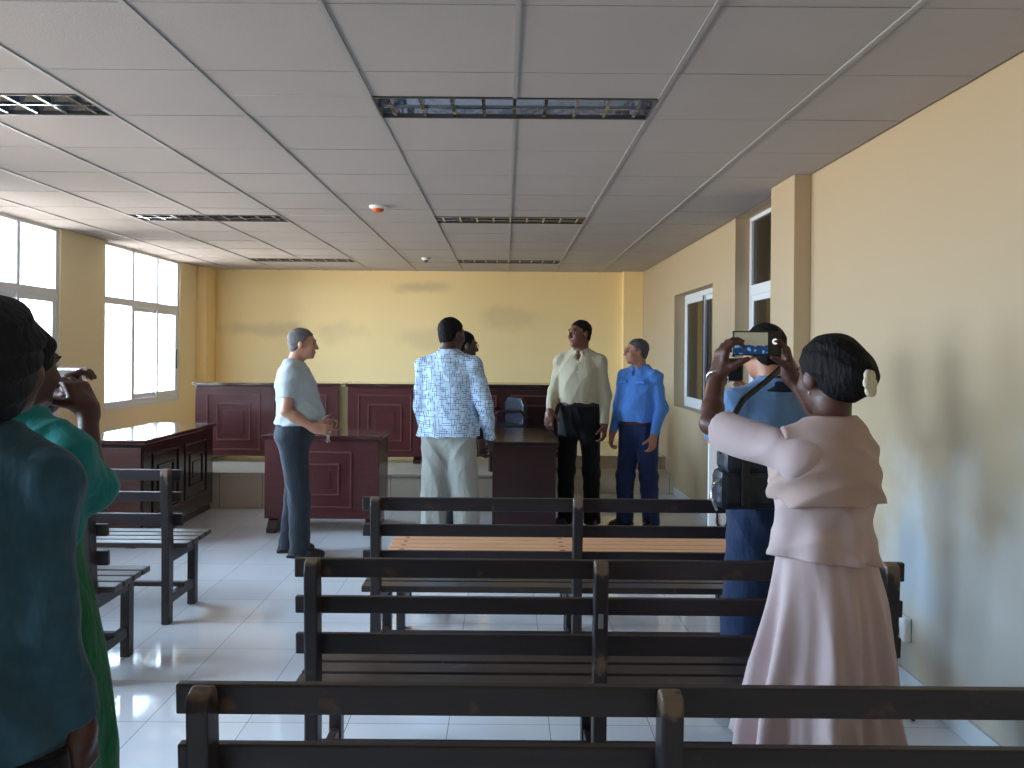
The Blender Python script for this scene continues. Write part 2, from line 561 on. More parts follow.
def clear(x0, x1, y0, y1):
    return not any(f[0] + 0.02 < (x0 + x1) / 2 < f[1] - 0.02 and y0 < f[3] - 0.01 and y1 > f[2] + 0.01 for f in fixtures)
for x in gx[1:-1]:
    for j in range(len(gyy) - 1):
        if clear(x - .01, x + .01, gyy[j], gyy[j + 1]):
            cb.box(x - BWd, x + BWd, gyy[j], gyy[j + 1], CZ - 0.005, CZ + 0.012, 1)
for y in gy[1:-1]:
    cb.box(XL, XG, y - 0.002, y + 0.002, CZ - 0.0020, CZ + 0.012, 1)
struct(cb.build('ceiling', [M_ceil, M_tbar]))

def ceiling_light(x0, x1, y0, y1, label):
    t = empty('ceiling_light', ((x0 + x1) / 2, (y0 + y1) / 2, CZ), 0, label, 'ceiling light', 'recessed mirror louvre ceiling lights')
    hx, hy = (x1 - x0) / 2 - 0.004, (y1 - y0) / 2 - 0.004
    m = MB()
    h = 0.09
    m.box(-hx, hx, -hy, hy, h, h + 0.01).box(-hx, -hx + 0.008, -hy, hy, -0.006, h).box(hx - 0.008, hx, -hy, hy, -0.006, h)
    m.box(-hx, hx, -hy, -hy + 0.008, -0.006, h).box(-hx, hx, hy - 0.008, hy, -0.006, h)
    m.build('housing', M_housing, t, bevel=0.001)
    # parabolic mirror channels
    for s in (-1, 1):
        r = MB()
        yc = s * hy / 2
        N = 10
        for i in range(N):
            a0 = -1 + 2 * i / N; a1 = -1 + 2 * (i + 1) / N
            w = hy / 2 - 0.006
            f0 = 0.075 - 0.07 * a0 ** 2; f1 = 0.075 - 0.07 * a1 ** 2
            r.quad((-hx + .01, yc + a0 * w, f0 + 0.005), (hx - .01, yc + a0 * w, f0 + 0.005), (hx - .01, yc + a1 * w, f1 + 0.005), (-hx + .01, yc + a1 * w, f1 + 0.005))
        r.build('reflector', M_chrome, t, smooth=True)
        MB().tube([(-hx + 0.03, yc, 0.045), (hx - 0.03, yc, 0.045)], 0.012, 10).build('tube', M_tube, t, smooth=True)
        for e in (-1, 1):
            MB().box(e * (hx - 0.03) - 0.02, e * (hx - 0.03) + 0.02, yc - 0.016, yc + 0.016, 0.028, 0.065).build('tube_holder', M_white, t)
    for i in range(9):
        xx = -hx + (i + 0.5) * 2 * hx / 9
        MB().prism([(xx - 0.001, 0.045), (xx + 0.001, 0.045), (xx + 0.007, -0.002), (xx - 0.007, -0.002)], 1, -hy + 0.01, hy - 0.01).build('louvre_blade', M_chrome, t)
    MB().box(-hx + .01, hx - .01, -0.006, 0.006, -0.003, 0.05).build('spine', M_chrome, t)
    return t
cl_lab = {(0, 0): 'recessed mirrored ceiling light over the middle, nearest and largest',
          (0, 1): 'recessed ceiling light second of three in the middle row',
          (0, 2): 'recessed ceiling light near the rear wall, middle row',
          (1, 0): 'recessed ceiling light cut off at the left edge of view',
          (1, 1): 'recessed ceiling light second in the row beside the left windows',
          (1, 2): 'recessed ceiling light near the rear wall, left row'}
for f in fixtures:
    ceiling_light(f[0], f[1], f[2], f[3], cl_lab[(f[4], f[5])])

def lathe(prof, seg=24):
    m = MB()
    for i in range(len(prof) - 1):
        pass
    b = 0
    n = len(prof)
    for (r, z) in prof:
        for k in range(seg):
            a = 2 * PI * k / seg
            m.v.append((r * math.cos(a), r * math.sin(a), z))
    for i in range(n - 1):
        for k in range(seg):
            k2 = (k + 1) % seg
            m.f.append((i * seg + k, i * seg + k2, (i + 1) * seg + k2, (i + 1) * seg + k)); m.m.append(0)
    m.f.append(tuple(range(seg))[::-1]); m.m.append(0)
    m.f.append(tuple((n - 1) * seg + k for k in range(seg))); m.m.append(0)
    return m

t = empty('smoke_detector', (-0.93, 5.95, CZ), 0, 'smoke detector with orange tip on the ceiling before the second middle light', 'smoke detector')
lathe([(0.065, 0.0), (0.065, -0.012), (0.05, -0.022)]).build('detector_base', M_white, t, smooth=False)
o = lathe([(0.042, -0.022), (0.042, -0.032), (0.026, -0.045)]).build('detector_tip', M_orange, t)
o['label'] = 'orange tip'
t = empty('smoke_detector', (-0.9, 9.2, CZ), 0, 'small white smoke detector far back between the two rearmost ceiling lights', 'smoke detector')
lathe([(0.05, 0.0), (0.05, -0.015), (0.035, -0.03)]).build('detector_base', M_white, t)
lathe([(0.025, -0.03), (0.025, -0.045), (0.015, -0.055)]).build('detector_tip', M_housing, t)

# platform: tall part left and middle, two low steps on the right
PH = 0.335
struct(MB().box(XL, 0.5, 7.65, 10.35, 0, PH - 0.02, 1).box(XL, 0.5, 7.63, 10.35, PH - 0.02, PH, 0).box(XL + 0.125, 0.5, 10.35, YB, 0, PH, 0)
       .box(0.5, XR, 9.1, 10.6, 0, PH - 0.02, 1).box(0.5, XR, 9.08, 10.6, PH - 0.02, PH, 0)
       .box(0.5, XR, 8.6, 9.1, 0, 0.17, 1).box(0.5, XR, 8.58, 9.1, 0.17, 0.19, 0).build('platform', [M_stage, M_riser]), 'tiled raised platform along the rear wall with a step on the right')

# ------------------------------------------------------------------ desks
def nested_panel(parent, x0, x1, z0, z1, y, axis=1, sgn=-1, mm=None, rings=2, gap=0.10):
    """raised moulding frames on a face. axis=1: face in XZ plane at Y=y ; axis=0: face in YZ plane at X=y"""
    mm = mm or M_mould
    for k in range(rings):
        d = k * gap
        a0, a1, b0, b1 = x0 + d, x1 - d, z0 + d, z1 - d
        w = 0.014
        m = MB()
        lo, hi = (y + sgn * 0.010, y) if sgn < 0 else (y, y + sgn * 0.010)
        rects = [(a0, a1, b0, b0 + w), (a0, a1, b1 - w, b1), (a0, a0 + w, b0 + w, b1 - w), (a1 - w, a1, b0 + w, b1 - w)]
        for r in rects:
            if axis == 1: m.box(r[0], r[1], lo, hi, r[2], r[3])
            else: m.box(lo, hi, r[0], r[1], r[2], r[3])
        m.build('moulding', mm, parent, bevel=0.003)
    d = rings * gap - 0.03
    m = MB()
    lo, hi = (y + sgn * 0.006, y) if sgn < 0 else (y, y + sgn * 0.006)
    if axis == 1: m.box(x0 + d, x1 - d, lo, hi, z0 + d, z1 - d)
    else: m.box(lo, hi, x0 + d, x1 - d, z0 + d, z1 - d)
    m.build('raised_panel', parent.children[0].data.materials[0], parent, bevel=0.004)

def desk(name, x0, x1, y0, y1, zb, H, panels, label, cat, body, top, skirt=0.06, over=0.025, feet='pads', mould=None, side_panels=None, closed_side=True):
    cx, cy = (x0 + x1) / 2, (y0 + y1) / 2
    t = empty(name, (cx, cy, zb), 0, label, cat)
    X0, X1, Y0, Y1 = x0 - cx, x1 - cx, y0 - cy, y1 - cy
    th = 0.035
    MB().box(X0, X1, Y0, Y1, skirt, H - th).build('body', body, t, bevel=0.004)
    MB().box(X0 - over, X1 + over, Y0 - over, Y1 + over, H - th, H).build('desk_top', top, t, bevel=0.006)
    for (a0, a1, b0, b1) in panels:
        nested_panel(t, a0 - cx, a1 - cx, b0, b1, Y0, 1, -1, mould)
    for sp in side_panels or []:
        nested_panel(t, sp[0] - cy, sp[1] - cy, sp[2], sp[3], (X1 if sp[4] > 0 else X0), 0, sp[4], mould)
    for fx in (X0 + 0.03, X1 - 0.11):
        MB().prism([(Y0 - 0.05, 0), (Y1 + 0.03, 0), (Y1 + 0.03, 0.035), (Y1 - 0.02, skirt), (Y0 + 0.02, skirt), (Y0 - 0.05, 0.035)], 0, fx, fx + 0.08).build('foot', M_mahogd, t, bevel=0.004)
    return t

# judges' desks on the platform
desk('panelled_desk', -3.17, -1.70, 8.38, 8.95, PH, 0.81,
     [(-3.05, -2.50, 0.12, 0.70), (-2.37, -1.82, 0.12, 0.70)],
     'long mahogany desk with two panelled bays on the platform, at its left end', 'desk', M_mahog, M_desktop)
desk('panelled_desk', -1.61, -0.82, 8.38, 8.95, PH, 0.81, [(-1.50, -0.95, 0.12, 0.70)],
     'mahogany panelled desk on the platform behind the man in the checked shirt', 'desk', M_mahog, M_desktop)
desk('panelled_desk', -0.74, 0.72, 8.45, 9.0, PH, 0.81, [(-0.62, -0.08, 0.12, 0.70), (0.06, 0.60, 0.12, 0.70)],
     'dark mahogany desk on the platform behind the man in the cream shirt', 'desk', M_mahogd, M_deskdk)
# front desks on the floor
desk('wooden_desk', -1.95, -1.02, 6.66, 7.18, 0.0, 0.79, [(-1.73, -1.24, 0.20, 0.66)],
     'mahogany desk on the tiled floor in front of the man in the pale polo shirt', 'desk', M_mahog, M_desktop, skirt=0.11)
desk('wooden_desk', -0.09, 0.40, 6.30, 7.45, 0.0, 0.79, [],
     'dark mahogany desk standing endwise beside the man in the cream shirt', 'desk', M_mahogd, M_deskdk, skirt=0.07)
desk('wooden_desk', -3.24, -2.70, 6.12, 7.58, 0.0, 0.80, [],
     'glossy dark desk standing beside the left windows', 'desk', M_deskdk, M_desktop, skirt=0.07,
     side_panels=[(6.28, 6.78, 0.2, 0.68, 1), (6.92, 7.42, 0.2, 0.68, 1)], mould=M_deskdk)

ld_ = [o for o in COL.objects if o.name.startswith('wooden_desk')][-1]
MB().box(-0.255, 0.255, -0.738, -0.729, 0.10, 0.74).build('end_panel', M_endp, ld_, bevel=0.003)
# low armchair on the platform behind the centre desk
M_leather = mat('blue_black_leather', srgb(22, 28, 44), 0.35, bump=0.2, bscale=40)
ch = empty('armchair', (-0.06, 8.1, PH), math.radians(180 - 62), 'dark blue leather armchair with wooden frame on the platform by the dark desk', 'chair')
for sx in (-1, 1):
    for sy in (-1, 1):
        MB().box(sx * 0.2 - 0.02, sx * 0.2 + 0.02, sy * 0.18 - 0.02, sy * 0.18 + 0.02, 0, 0.36).build('leg', M_mahogd, ch, bevel=0.003)
    MB().tube([(sx * 0.22, 0.2, 0.36), (sx * 0.23, 0.2, 0.52), (sx * 0.23, 0.1, 0.57), (sx * 0.23, -0.12, 0.57), (sx * 0.22, -0.2, 0.5)], 0.018, 10).build('armrest', M_mahogd, ch, smooth=True)
MB().box(-0.21, 0.21, -0.2, 0.2, 0.35, 0.43).build('seat', M_leather, ch, bevel=0.025)
bk = MB()
bk.prism([(-0.19, 0.42), (0.19, 0.42), (0.20, 0.62), (0.14, 0.69), (-0.14, 0.69), (-0.20, 0.62)], 1, -0.22, -0.17)
bk.build('backrest', M_leather, ch, bevel=0.015)

# ------------------------------------------------------------------ benches
SP = 0.892
def bench(seat_mat=None, back=True, n_slat=4):
    t = empty('slatted_bench', (0, 0, 0))
    for i in range(3):
        x = i * SP
        if back:
            # rear post: straight leg, leaning back above the seat (towards -Y)
            MB().prism([(-0.03, 0), (0.03, 0), (0.035, 0.42), (0.008, 0.80), (-0.005, 0.832), (-0.025, 0.84), (-0.052, 0.832), (-0.058, 0.80), (-0.035, 0.42)], 0, x - 0.021, x + 0.021).build('post', M_post, t, bevel=0.005)
        else:
            MB().box(x - 0.022, x + 0.022, -0.025, 0.025, 0, 0.39).build('leg', M_bench, t, bevel=0.004)
        y1 = 0.36 if back else 0.30
        MB().box(x - 0.022, x + 0.022, y1 - 0.027, y1 + 0.027, 0, 0.392).build('leg', M_bench, t, bevel=0.004)
        MB().box(x - 0.018, x + 0.018, 0.03 if back else 0.025, y1 - 0.027, 0.325, 0.39).build('seat_bearer', M_bench, t, bevel=0.003)
        MB().box(x - 0.015, x + 0.015, 0.03 if back else 0.025, y1 - 0.027, 0.10, 0.15).build('stretcher', M_bench, t, bevel=0.003)
    MB().box(-0.03, 2 * SP + 0.03, 0.165, 0.20, 0.15, 0.175).build('long_stretcher', M_bench, t, bevel=0.003)
    if back:
        ovl = 0.065
        for (z0, z1, ya, yb) in ((0.768, 0.828, 0.007, 0.010), (0.652, 0.706, 0.017, 0.021), (0.52, 0.586, 0.026, 0.031)):
            m = MB()
            th = 0.024
            m.prism([(yb, z0), (yb + th, z0), (ya + th, z1), (ya, z1)], 0, -ovl, 2 * SP + ovl)
            m.build('back_rail', M_bench, t, bevel=0.004)
    y = 0.045 if back else -0.035
    D = (0.43 - 0.045) if back else 0.37
    w = D / n_slat
    for k in range(n_slat):
        MB().box(-0.075, 2 * SP + 0.085, y + k * w + 0.008, y + (k + 1) * w - 0.008, 0.392, 0.42).build('seat_slat', seat_mat or M_slat, t, bevel=0.004)
    return t

proto = bench()
spots = [(-0.572, 1.585, 'dark wooden slatted bench nearest the camera, cut off by the lower edge'),
         (-0.590, 2.555, 'dark wooden slatted bench in the middle row, in front of the nearest bench'),
         (-0.565, 3.635, 'dark wooden slatted bench directly behind the pine seat bench'),
         (-1.815 - 2 * SP, 4.42, 'dark wooden bench on the left, farther one, beside the glossy desk'),
         (-1.815 - 2 * SP, 3.59, 'dark wooden bench on the left mostly hidden by the woman in green')]
for i, (x, y, lab) in enumerate(spots):
    o = proto if i == 0 else copy_tree(proto)
    o.location = (x, y, 0)
    tag(o, lab, 'bench', 'dark slatted courtroom benches')
pb = bench(seat_mat=M_pine, back=False, n_slat=4)
pb.name = 'backless_bench'
pb.location = (-0.545, 4.37, 0)
tag(pb, 'backless bench with pale pine seat slats on dark legs', 'bench')
for x in (0.0, SP - 0.03):
    for k in range(4):
        w = 0.37 / 4
        MB().box(x - 0.012, x + 0.012, -0.035 + (k + 0.5) * w - 0.006, -0.035 + (k + 0.5) * w + 0.006, 0.4195, 0.4215).build('nail_mark', M_mahog, pb)

# worn metal plate on the middle post of the second bench
b2 = [o for o in COL.objects if o.name.startswith('slatted_bench') and abs(o.location.y - 2.555) < 1e-3][0]
MB().box(SP - 0.010, SP + 0.006, -0.053, -0.046, 0.635, 0.68).build('metal_plate', mat('scratched_steel', srgb(150, 150, 150), 0.4, metal=0.7), b2, bevel=0.002)

# wall socket with black plug and cord on the right wall
so = empty('wall_socket', (XR, 3.64, 0.27), 0, 'white electrical box low on the right wall by the bench end', 'socket')
MB().box(-0.035, 0, -0.06, 0.06, -0.05, 0.055).build('box', M_white, so, bevel=0.008)
MB().box(-0.055, -0.035, -0.02, 0.02, -0.03, 0.01).build('plug', M_black, so, bevel=0.004)
cr = MB().tube([(1.735, 3.64, 0.245), (1.73, 3.63, 0.19), (1.745, 3.62, 0.1), (1.74, 3.6, 0.012), (1.70, 3.5, 0.008), (1.66, 3.3, 0.008)], 0.006, 8).build('power_cord', M_black, smooth=True)
tag(cr, 'black power cord hanging from the white wall box to the floor', 'cord')

# white notice board leaning behind the pine bench, letter U
nb = empty('sign_board', (1.44, 5.0, 0), 0, 'white sign board with a black letter, half hidden behind the cameraman', 'sign')
MB().box(-0.19, 0.19, 0.0, 0.02, 0.02, 0.98).build('board', M_white, nb, bevel=0.003)
u = MB()
pts = []
for k in range(13):
    a = PI + PI * k / 12
    pts.append((-0.105 + 0.032 * math.cos(a), -0.006, 0.42 + 0.035 + 0.035 * math.sin(a)))
pts = [(-0.137, -0.006, 0.56)] + pts + [(-0.073, -0.006, 0.56)]
u.tube(pts, 0.008, 8)
u.build('letter', M_black, nb)
for sx in (-1, 1):
    MB().prism([(0.02, 0.0), (0.16, 0.0), (0.035, 0.85), (0.02, 0.85)], 0, sx * 0.15 - 0.012, sx * 0.15 + 0.012).build('stand_leg', M_alu, nb)

# ------------------------------------------------------------------ people: signed-distance modelling + surface nets
def V(*a):
    return np.array(a, dtype=np.float64)
def unit(v):
    v = np.asarray(v, float)
    return v / (np.linalg.norm(v) + 1e-9)
def rotz(a):
    c, s = math.cos(a), math.sin(a)
    return np.array([[c, -s, 0], [s, c, 0], [0, 0, 1.0]])
def rotx(a):
    c, s = math.cos(a), math.sin(a)
    return np.array([[1.0, 0, 0], [0, c, -s], [0, s, c]])
def roty(a):
    c, s = math.cos(a), math.sin(a)
    return np.array([[c, 0, s], [0, 1.0, 0], [-s, 0, c]])
def rot_about(axis, a):
    return np.array(Matrix.Rotation(a, 3, Vector(axis)))

class Field:
    """prims: dicts with a bounding box and a distance function; blended in order"""
    def __init__(s):
        s.p = []
    def add(s, lo, hi, fn, k=0.02, op='u'):
        s.p.append((np.array(lo, float), np.array(hi, float), fn, k, op))
    def cone(s, a, b, ra, rb, k=0.02, op='u', cut=None):
        a = np.array(a, float); b = np.array(b, float)
        ba = b - a; L2 = ba @ ba + 1e-12
        m = max(ra, rb)
        def fn(X, Y, Z):
            px, py, pz = X - a[0], Y - a[1], Z - a[2]
            t = np.clip((px * ba[0] + py * ba[1] + pz * ba[2]) / L2, 0, 1)
            d = np.sqrt((px - t * ba[0]) ** 2 + (py - t * ba[1]) ** 2 + (pz - t * ba[2]) ** 2) - (ra + (rb - ra) * t)
            if cut is not None:      # flat cut at the end b
                n = unit(ba)
                d = np.maximum(d, (X - b[0]) * n[0] + (Y - b[1]) * n[1] + (Z - b[2]) * n[2] - cut)
            return d
        s.add(np.minimum(a, b) - m, np.maximum(a, b) + m, fn, k, op)
    def ell(s, c, r, R=None, k=0.02, op='u'):
        c = np.array(c, float); r = np.array(r, float)
        Rm = np.eye(3) if R is None else np.array(R)
        def fn(X, Y, Z):
            px, py, pz = X - c[0], Y - c[1], Z - c[2]
            q = [(px * Rm[0, i] + py * Rm[1, i] + pz * Rm[2, i]) for i in range(3)]
            k0 = np.sqrt(sum((q[i] / r[i]) ** 2 for i in range(3)))
            k1 = np.sqrt(sum((q[i] / r[i] ** 2) ** 2 for i in range(3))) + 1e-6
            return k0 * (k0 - 1) / k1
        m = r.max()
        s.add(c - m, c + m, fn, k, op)
    def box(s, c, h, R=None, rr=0.005, k=0.01, op='u'):
        c = np.array(c, float)
        Rm = np.eye(3) if R is None else np.array(R)
        def fn(X, Y, Z):
            px, py, pz = X - c[0], Y - c[1], Z - c[2]
            q = [np.abs(px * Rm[0, i] + py * Rm[1, i] + pz * Rm[2, i]) - h[i] + rr for i in range(3)]
            o = np.sqrt(sum(np.maximum(v, 0) ** 2 for v in q))
            return o + np.minimum(np.maximum(q[0], np.maximum(q[1], q[2])), 0) - rr
        m = math.sqrt(sum(v * v for v in h))
        s.add(c - m, c + m, fn, k, op)
    def loft(s, secs, k=0.02, op='u', infl=0.0, zcut=None, pw=2.0, fold=None):
        """secs: rows (z, rx, ry, cx, cy), z rising"""
        S = np.array(secs, float)
        z0 = S[0, 0] if zcut is None or zcut[0] is None else zcut[0]
        z1 = S[-1, 0] if zcut is None or zcut[1] is None else zcut[1]
        zs = np.linspace(S[0, 0], S[-1, 0], 60)
        def sm(col):
            # smooth (monotone-ish) interpolation: average of shifted linear interpolants
            v = np.interp(zs, S[:, 0], S[:, col])
            for _ in range(6):
                v = np.concatenate([[v[0]], (v[:-2] + 2 * v[1:-1] + v[2:]) / 4, [v[-1]]])
            return v
        cols = [sm(i) for i in (1, 2, 3, 4)]
        def fn(X, Y, Z):
            rx = np.interp(Z, zs, cols[0]) + infl; ry = np.interp(Z, zs, cols[1]) + infl
            cx = np.interp(Z, zs, cols[2]); cy = np.interp(Z, zs, cols[3])
            ux, uy = (X - cx) / rx, (Y - cy) / ry
            q = np.sqrt(ux ** 2 + uy ** 2) if pw == 2.0 else (np.abs(ux) ** pw + np.abs(uy) ** pw) ** (1 / pw)
            d = (q - 1) * np.minimum(rx, ry)
            if fold is not None:
                d = d + fold(X - cx, Y - cy, Z)
            return np.maximum(d, np.maximum(z0 - Z, Z - z1))
        m = max(S[:, 1].max(), S[:, 2].max()) + infl + 0.03
        s.add([S[:, 3].min() - m, S[:, 4].min() - m, z0 - 0.02], [S[:, 3].max() + m, S[:, 4].max() + m, z1 + 0.02], fn, k, op)
    def halfspace(s, pt, n, op='i'):
        """keep the side where (p-pt).n < 0"""
        pt = np.array(pt, float); n = unit(n)
        s.add([-9, -9, -9], [9, 9, 9], lambda X, Y, Z: (X - pt[0]) * n[0] + (Y - pt[1]) * n[1] + (Z - pt[2]) * n[2], 0.004, op)
    def mesh(s, name, res, material, parent, extra=None, clip=None):
        us = [p for p in s.p if p[4] == 'u']
        lo = np.min([p[0] for p in us], axis=0) - 3 * res - 0.03
        hi = np.max([p[1] for p in us], axis=0) + 3 * res + 0.03
        if clip is not None:
            lo = np.maximum(lo, clip[0]); hi = np.minimum(hi, clip[1])
        n = np.ceil((hi - lo) / res).astype(int) + 1
        ax = [(lo[i] + res * np.arange(n[i])).astype(np.float32) for i in range(3)]
        D = np.full(n, 0.05, np.float32)
        for (a, b, fn, k, op) in s.p:
            pad = (k + 2.5 * res) if op != 'i' else 0
            i0 = np.clip(np.floor((a - pad - lo) / res).astype(int), 0, n - 1)
            i1 = np.clip(np.ceil((b + pad - lo) / res).astype(int) + 1, 1, n)
            if np.any(i1 <= i0):
                continue
            X = ax[0][i0[0]:i1[0], None, None]; Y = ax[1][None, i0[1]:i1[1], None]; Z = ax[2][None, None, i0[2]:i1[2]]
            sl = (slice(i0[0], i1[0]), slice(i0[1], i1[1]), slice(i0[2], i1[2]))
            Dn = D[sl]
            v = fn(X, Y, Z)
            v = np.broadcast_to(v, Dn.shape)
            if op == 'u':
                h = np.maximum(k - np.abs(Dn - v), 0) / k
                D[sl] = np.minimum(Dn, v) - h * h * k * 0.25
            elif op == 's':
                v = -v
                h = np.maximum(k - np.abs(Dn - v), 0) / k
                D[sl] = np.maximum(Dn, v) + h * h * k * 0.25
            else:
                D[sl] = np.maximum(Dn, v)
        if extra is not None:
            X = ax[0][:, None, None]; Y = ax[1][None, :, None]; Z = ax[2][None, None, :]
            mask = np.abs(D) < 0.03
            D = np.where(mask, D + extra(X, Y, Z), D).astype(np.float32)
        # close the border
        D[0], D[-1] = 0.05, 0.05; D[:, 0], D[:, -1] = 0.05, 0.05; D[:, :, 0], D[:, :, -1] = 0.05, 0.05
        return net_mesh(name, D, lo, res, material, parent)

def net_mesh(name, D, lo, res, material, parent):
    I = D < 0
    c = np.zeros(tuple(np.array(D.shape) - 1), np.uint8)
    for dx in (0, 1):
        for dy in (0, 1):
            for dz in (0, 1):
                c += I[dx:D.shape[0] - 1 + dx, dy:D.shape[1] - 1 + dy, dz:D.shape[2] - 1 + dz]
    act = (c > 0) & (c < 8)
    ci = np.argwhere(act)
    idx = np.full(act.shape, -1, np.int32)
    idx[act] = np.arange(len(ci))
    acc = np.zeros((len(ci), 3)); cnt = np.zeros(len(ci))
    corners = [(i & 1, (i >> 1) & 1, (i >> 2) & 1) for i in range(8)]
    vals = [D[ci[:, 0] + q[0], ci[:, 1] + q[1], ci[:, 2] + q[2]] for q in corners]
    for a in range(8):
        for b in range(a + 1, 8):
            df = np.array(corners[b]) - np.array(corners[a])
            if np.abs(df).sum() != 1:
                continue
            va, vb = vals[a], vals[b]
            m = (va < 0) != (vb < 0)
            t = np.where(m, va / np.where(m, va - vb, 1), 0)
            acc[m] += (np.array(corners[a]) + t[:, None] * df)[m]
            cnt[m] += 1
    P = lo + res * (ci + acc / cnt[:, None])
    quads = []
    for axis in range(3):
        o1, o2 = [(1, 2), (2, 0), (0, 1)][axis]
        sl0 = [slice(1, -1)] * 3; sl1 = [slice(1, -1)] * 3
        sl0[axis] = slice(0, -1); sl1[axis] = slice(1, None)
        A, B = I[tuple(sl0)], I[tuple(sl1)]
        e = np.argwhere(A != B)
        base = e.copy()
        off = np.ones(3, int); off[axis] = 0
        g = e + off                     # grid coordinate of the edge start
        def cell(d1, d2):
            q = g.copy(); q[:, o1] -= d1; q[:, o2] -= d2
            return idx[q[:, 0], q[:, 1], q[:, 2]]
        q = np.stack([cell(1, 1), cell(0, 1), cell(0, 0), cell(1, 0)], 1)
        inside = A[tuple(e.T)]
        q[~inside] = q[~inside][:, ::-1]
        quads.append(q[(q >= 0).all(1)])
    Q = np.concatenate(quads)
    me = bpy.data.meshes.new(name)
    me.vertices.add(len(P)); me.vertices.foreach_set('co', P.astype(np.float32).ravel())
    me.loops.add(len(Q) * 4); me.loops.foreach_set('vertex_index', Q.astype(np.int32).ravel())
    me.polygons.add(len(Q))
    me.polygons.foreach_set('loop_start', np.arange(0, len(Q) * 4, 4, dtype=np.int32))
    me.polygons.foreach_set('loop_total', np.full(len(Q), 4, np.int32))
    me.polygons.foreach_set('use_smooth', np.ones(len(Q), bool))
    me.materials.append(material)
    me.update(calc_edges=True)
    o = bpy.data.objects.new(name, me)
    COL.objects.link(o)
    if parent is not None:
        o.parent = parent
    return o

def folds(amp, seed=0, zs=18.0, k=1.0):
    r = random.Random(seed)
    ph = [r.uniform(0, 6.28) for _ in range(10)]
    def f(X, Y, Z):
        w = 1.3 * np.sin(8 * X + ph[0]) + 1.3 * np.sin(7 * Y + ph[1]) + 1.0 * np.sin(6 * Z + ph[2])
        a = 1 - np.abs(np.sin(1.15 * zs * Z + 17 * k * X + 2.0 * w + ph[3])) * 1.6
        b = 1 - np.abs(np.sin(1.4 * zs * Z - 20 * k * X + 12 * Y + 1.8 * w + ph[4])) * 1.6
        c = np.sin(36 * k * X + 10 * Z + 30 * Y + 1.5 * w + ph[5])
        m = 0.5 + 0.5 * np.sin(5 * Z + 6 * X + w + ph[6])
        return -1.25 * amp * (0.75 * a * m + 0.75 * b * (1 - m) + 0.3 * c)
    return f

# ---- materials for people
def skin(name, c):
    m = mat(name, c, 0.45, var=0.08, vscale=9, bump=0.05, bscale=90)
    m.node_tree.nodes['Principled BSDF'].inputs['Subsurface Weight'].default_value = 0.06
    return m
S_tan = skin('skin_tan', srgb(176, 122, 96))
S_light = skin('skin_light', srgb(192, 138, 112))
S_brown = skin('skin_brown', srgb(112, 70, 54))
S_dark = skin('skin_dark', srgb(74, 46, 38))
S_deep = skin('skin_deep', srgb(84, 50, 40))
H_black = mat('hair_black', srgb(15, 13, 15), 0.7, spec=0.2, bump=0.5, bscale=90, bstretch=(1, 1, 0.3))
H_grey = mat('hair_grey', srgb(104, 102, 101), 0.6, var=0.25, vscale=40, bump=0.5, bscale=110)
H_dkgrey = mat('hair_dark_grey', srgb(72, 70, 72), 0.55, var=0.3, vscale=40, bump=0.5, bscale=110)
M_eye = mat('eye_white', srgb(205, 200, 195), 0.25)
M_iris = mat('iris_brown', srgb(28, 18, 14), 0.2)
M_lip = mat('lip', srgb(120, 70, 66), 0.5)
def cloth(name, c, rough=0.85, bump=0.9, **k):
    return mat(name, c, rough, bump=bump, bscale=k.pop('bscale', 14), bstretch=k.pop('bstretch', (1, 1, 0.45)), sheen=0.15, spec=0.25, **k)
C_polo = cloth('pale_polo_cloth', srgb(178, 188, 190))
C_dktr = cloth('charcoal_trouser_cloth', srgb(46, 52, 60))
C_khaki = cloth('grey_khaki_cloth', srgb(158, 158, 150))
C_black = cloth('black_trouser_cloth', srgb(17, 18, 23))
C_cream = cloth('cream_shirt_cloth', srgb(188, 178, 152))
C_blue = cloth('blue_shirt_cloth', srgb(88, 142, 222))
C_navy = cloth('navy_trouser_cloth', srgb(36, 50, 90))
C_steel = cloth('steel_blue_cloth', srgb(98, 130, 170))
C_navy2 = cloth('dark_blue_trouser_cloth', srgb(30, 46, 76))
C_pink = cloth('pale_pink_cloth', srgb(200, 178, 178), bump=0.5, bscale=9)
C_sheer = mat('sheer_pink_cape', srgb(184, 158, 150), 0.8, bump=0.12, bscale=12)
C_green = cloth('emerald_dress_cloth', srgb(22, 104, 62))
C_teal = cloth('teal_sleeve_cloth', srgb(30, 124, 122))
C_dkgreen = cloth('black_green_cloth', srgb(48, 80, 94), var=0.15, vscale=30)
C_dkskirt = cloth('black_navy_skirt_cloth', srgb(15, 17, 25))
M_shoe = mat('black_shoe_leather', srgb(17, 16, 18), 0.35)
M_shoeb = mat('brown_shoe_leather', srgb(52, 34, 28), 0.4)
M_beltk = mat('black_belt_leather', srgb(20, 20, 24), 0.4)
M_beltb = mat('brown_belt_leather', srgb(78, 46, 34), 0.45)
M_silver = mat('silver_metal', (0.8, 0.8, 0.82, 1), 0.2, metal=1.0)
M_spec = mat('spectacle_frame', srgb(25, 22, 22), 0.3)
M_collar = cloth('navy_collar_cloth', srgb(22, 30, 50))

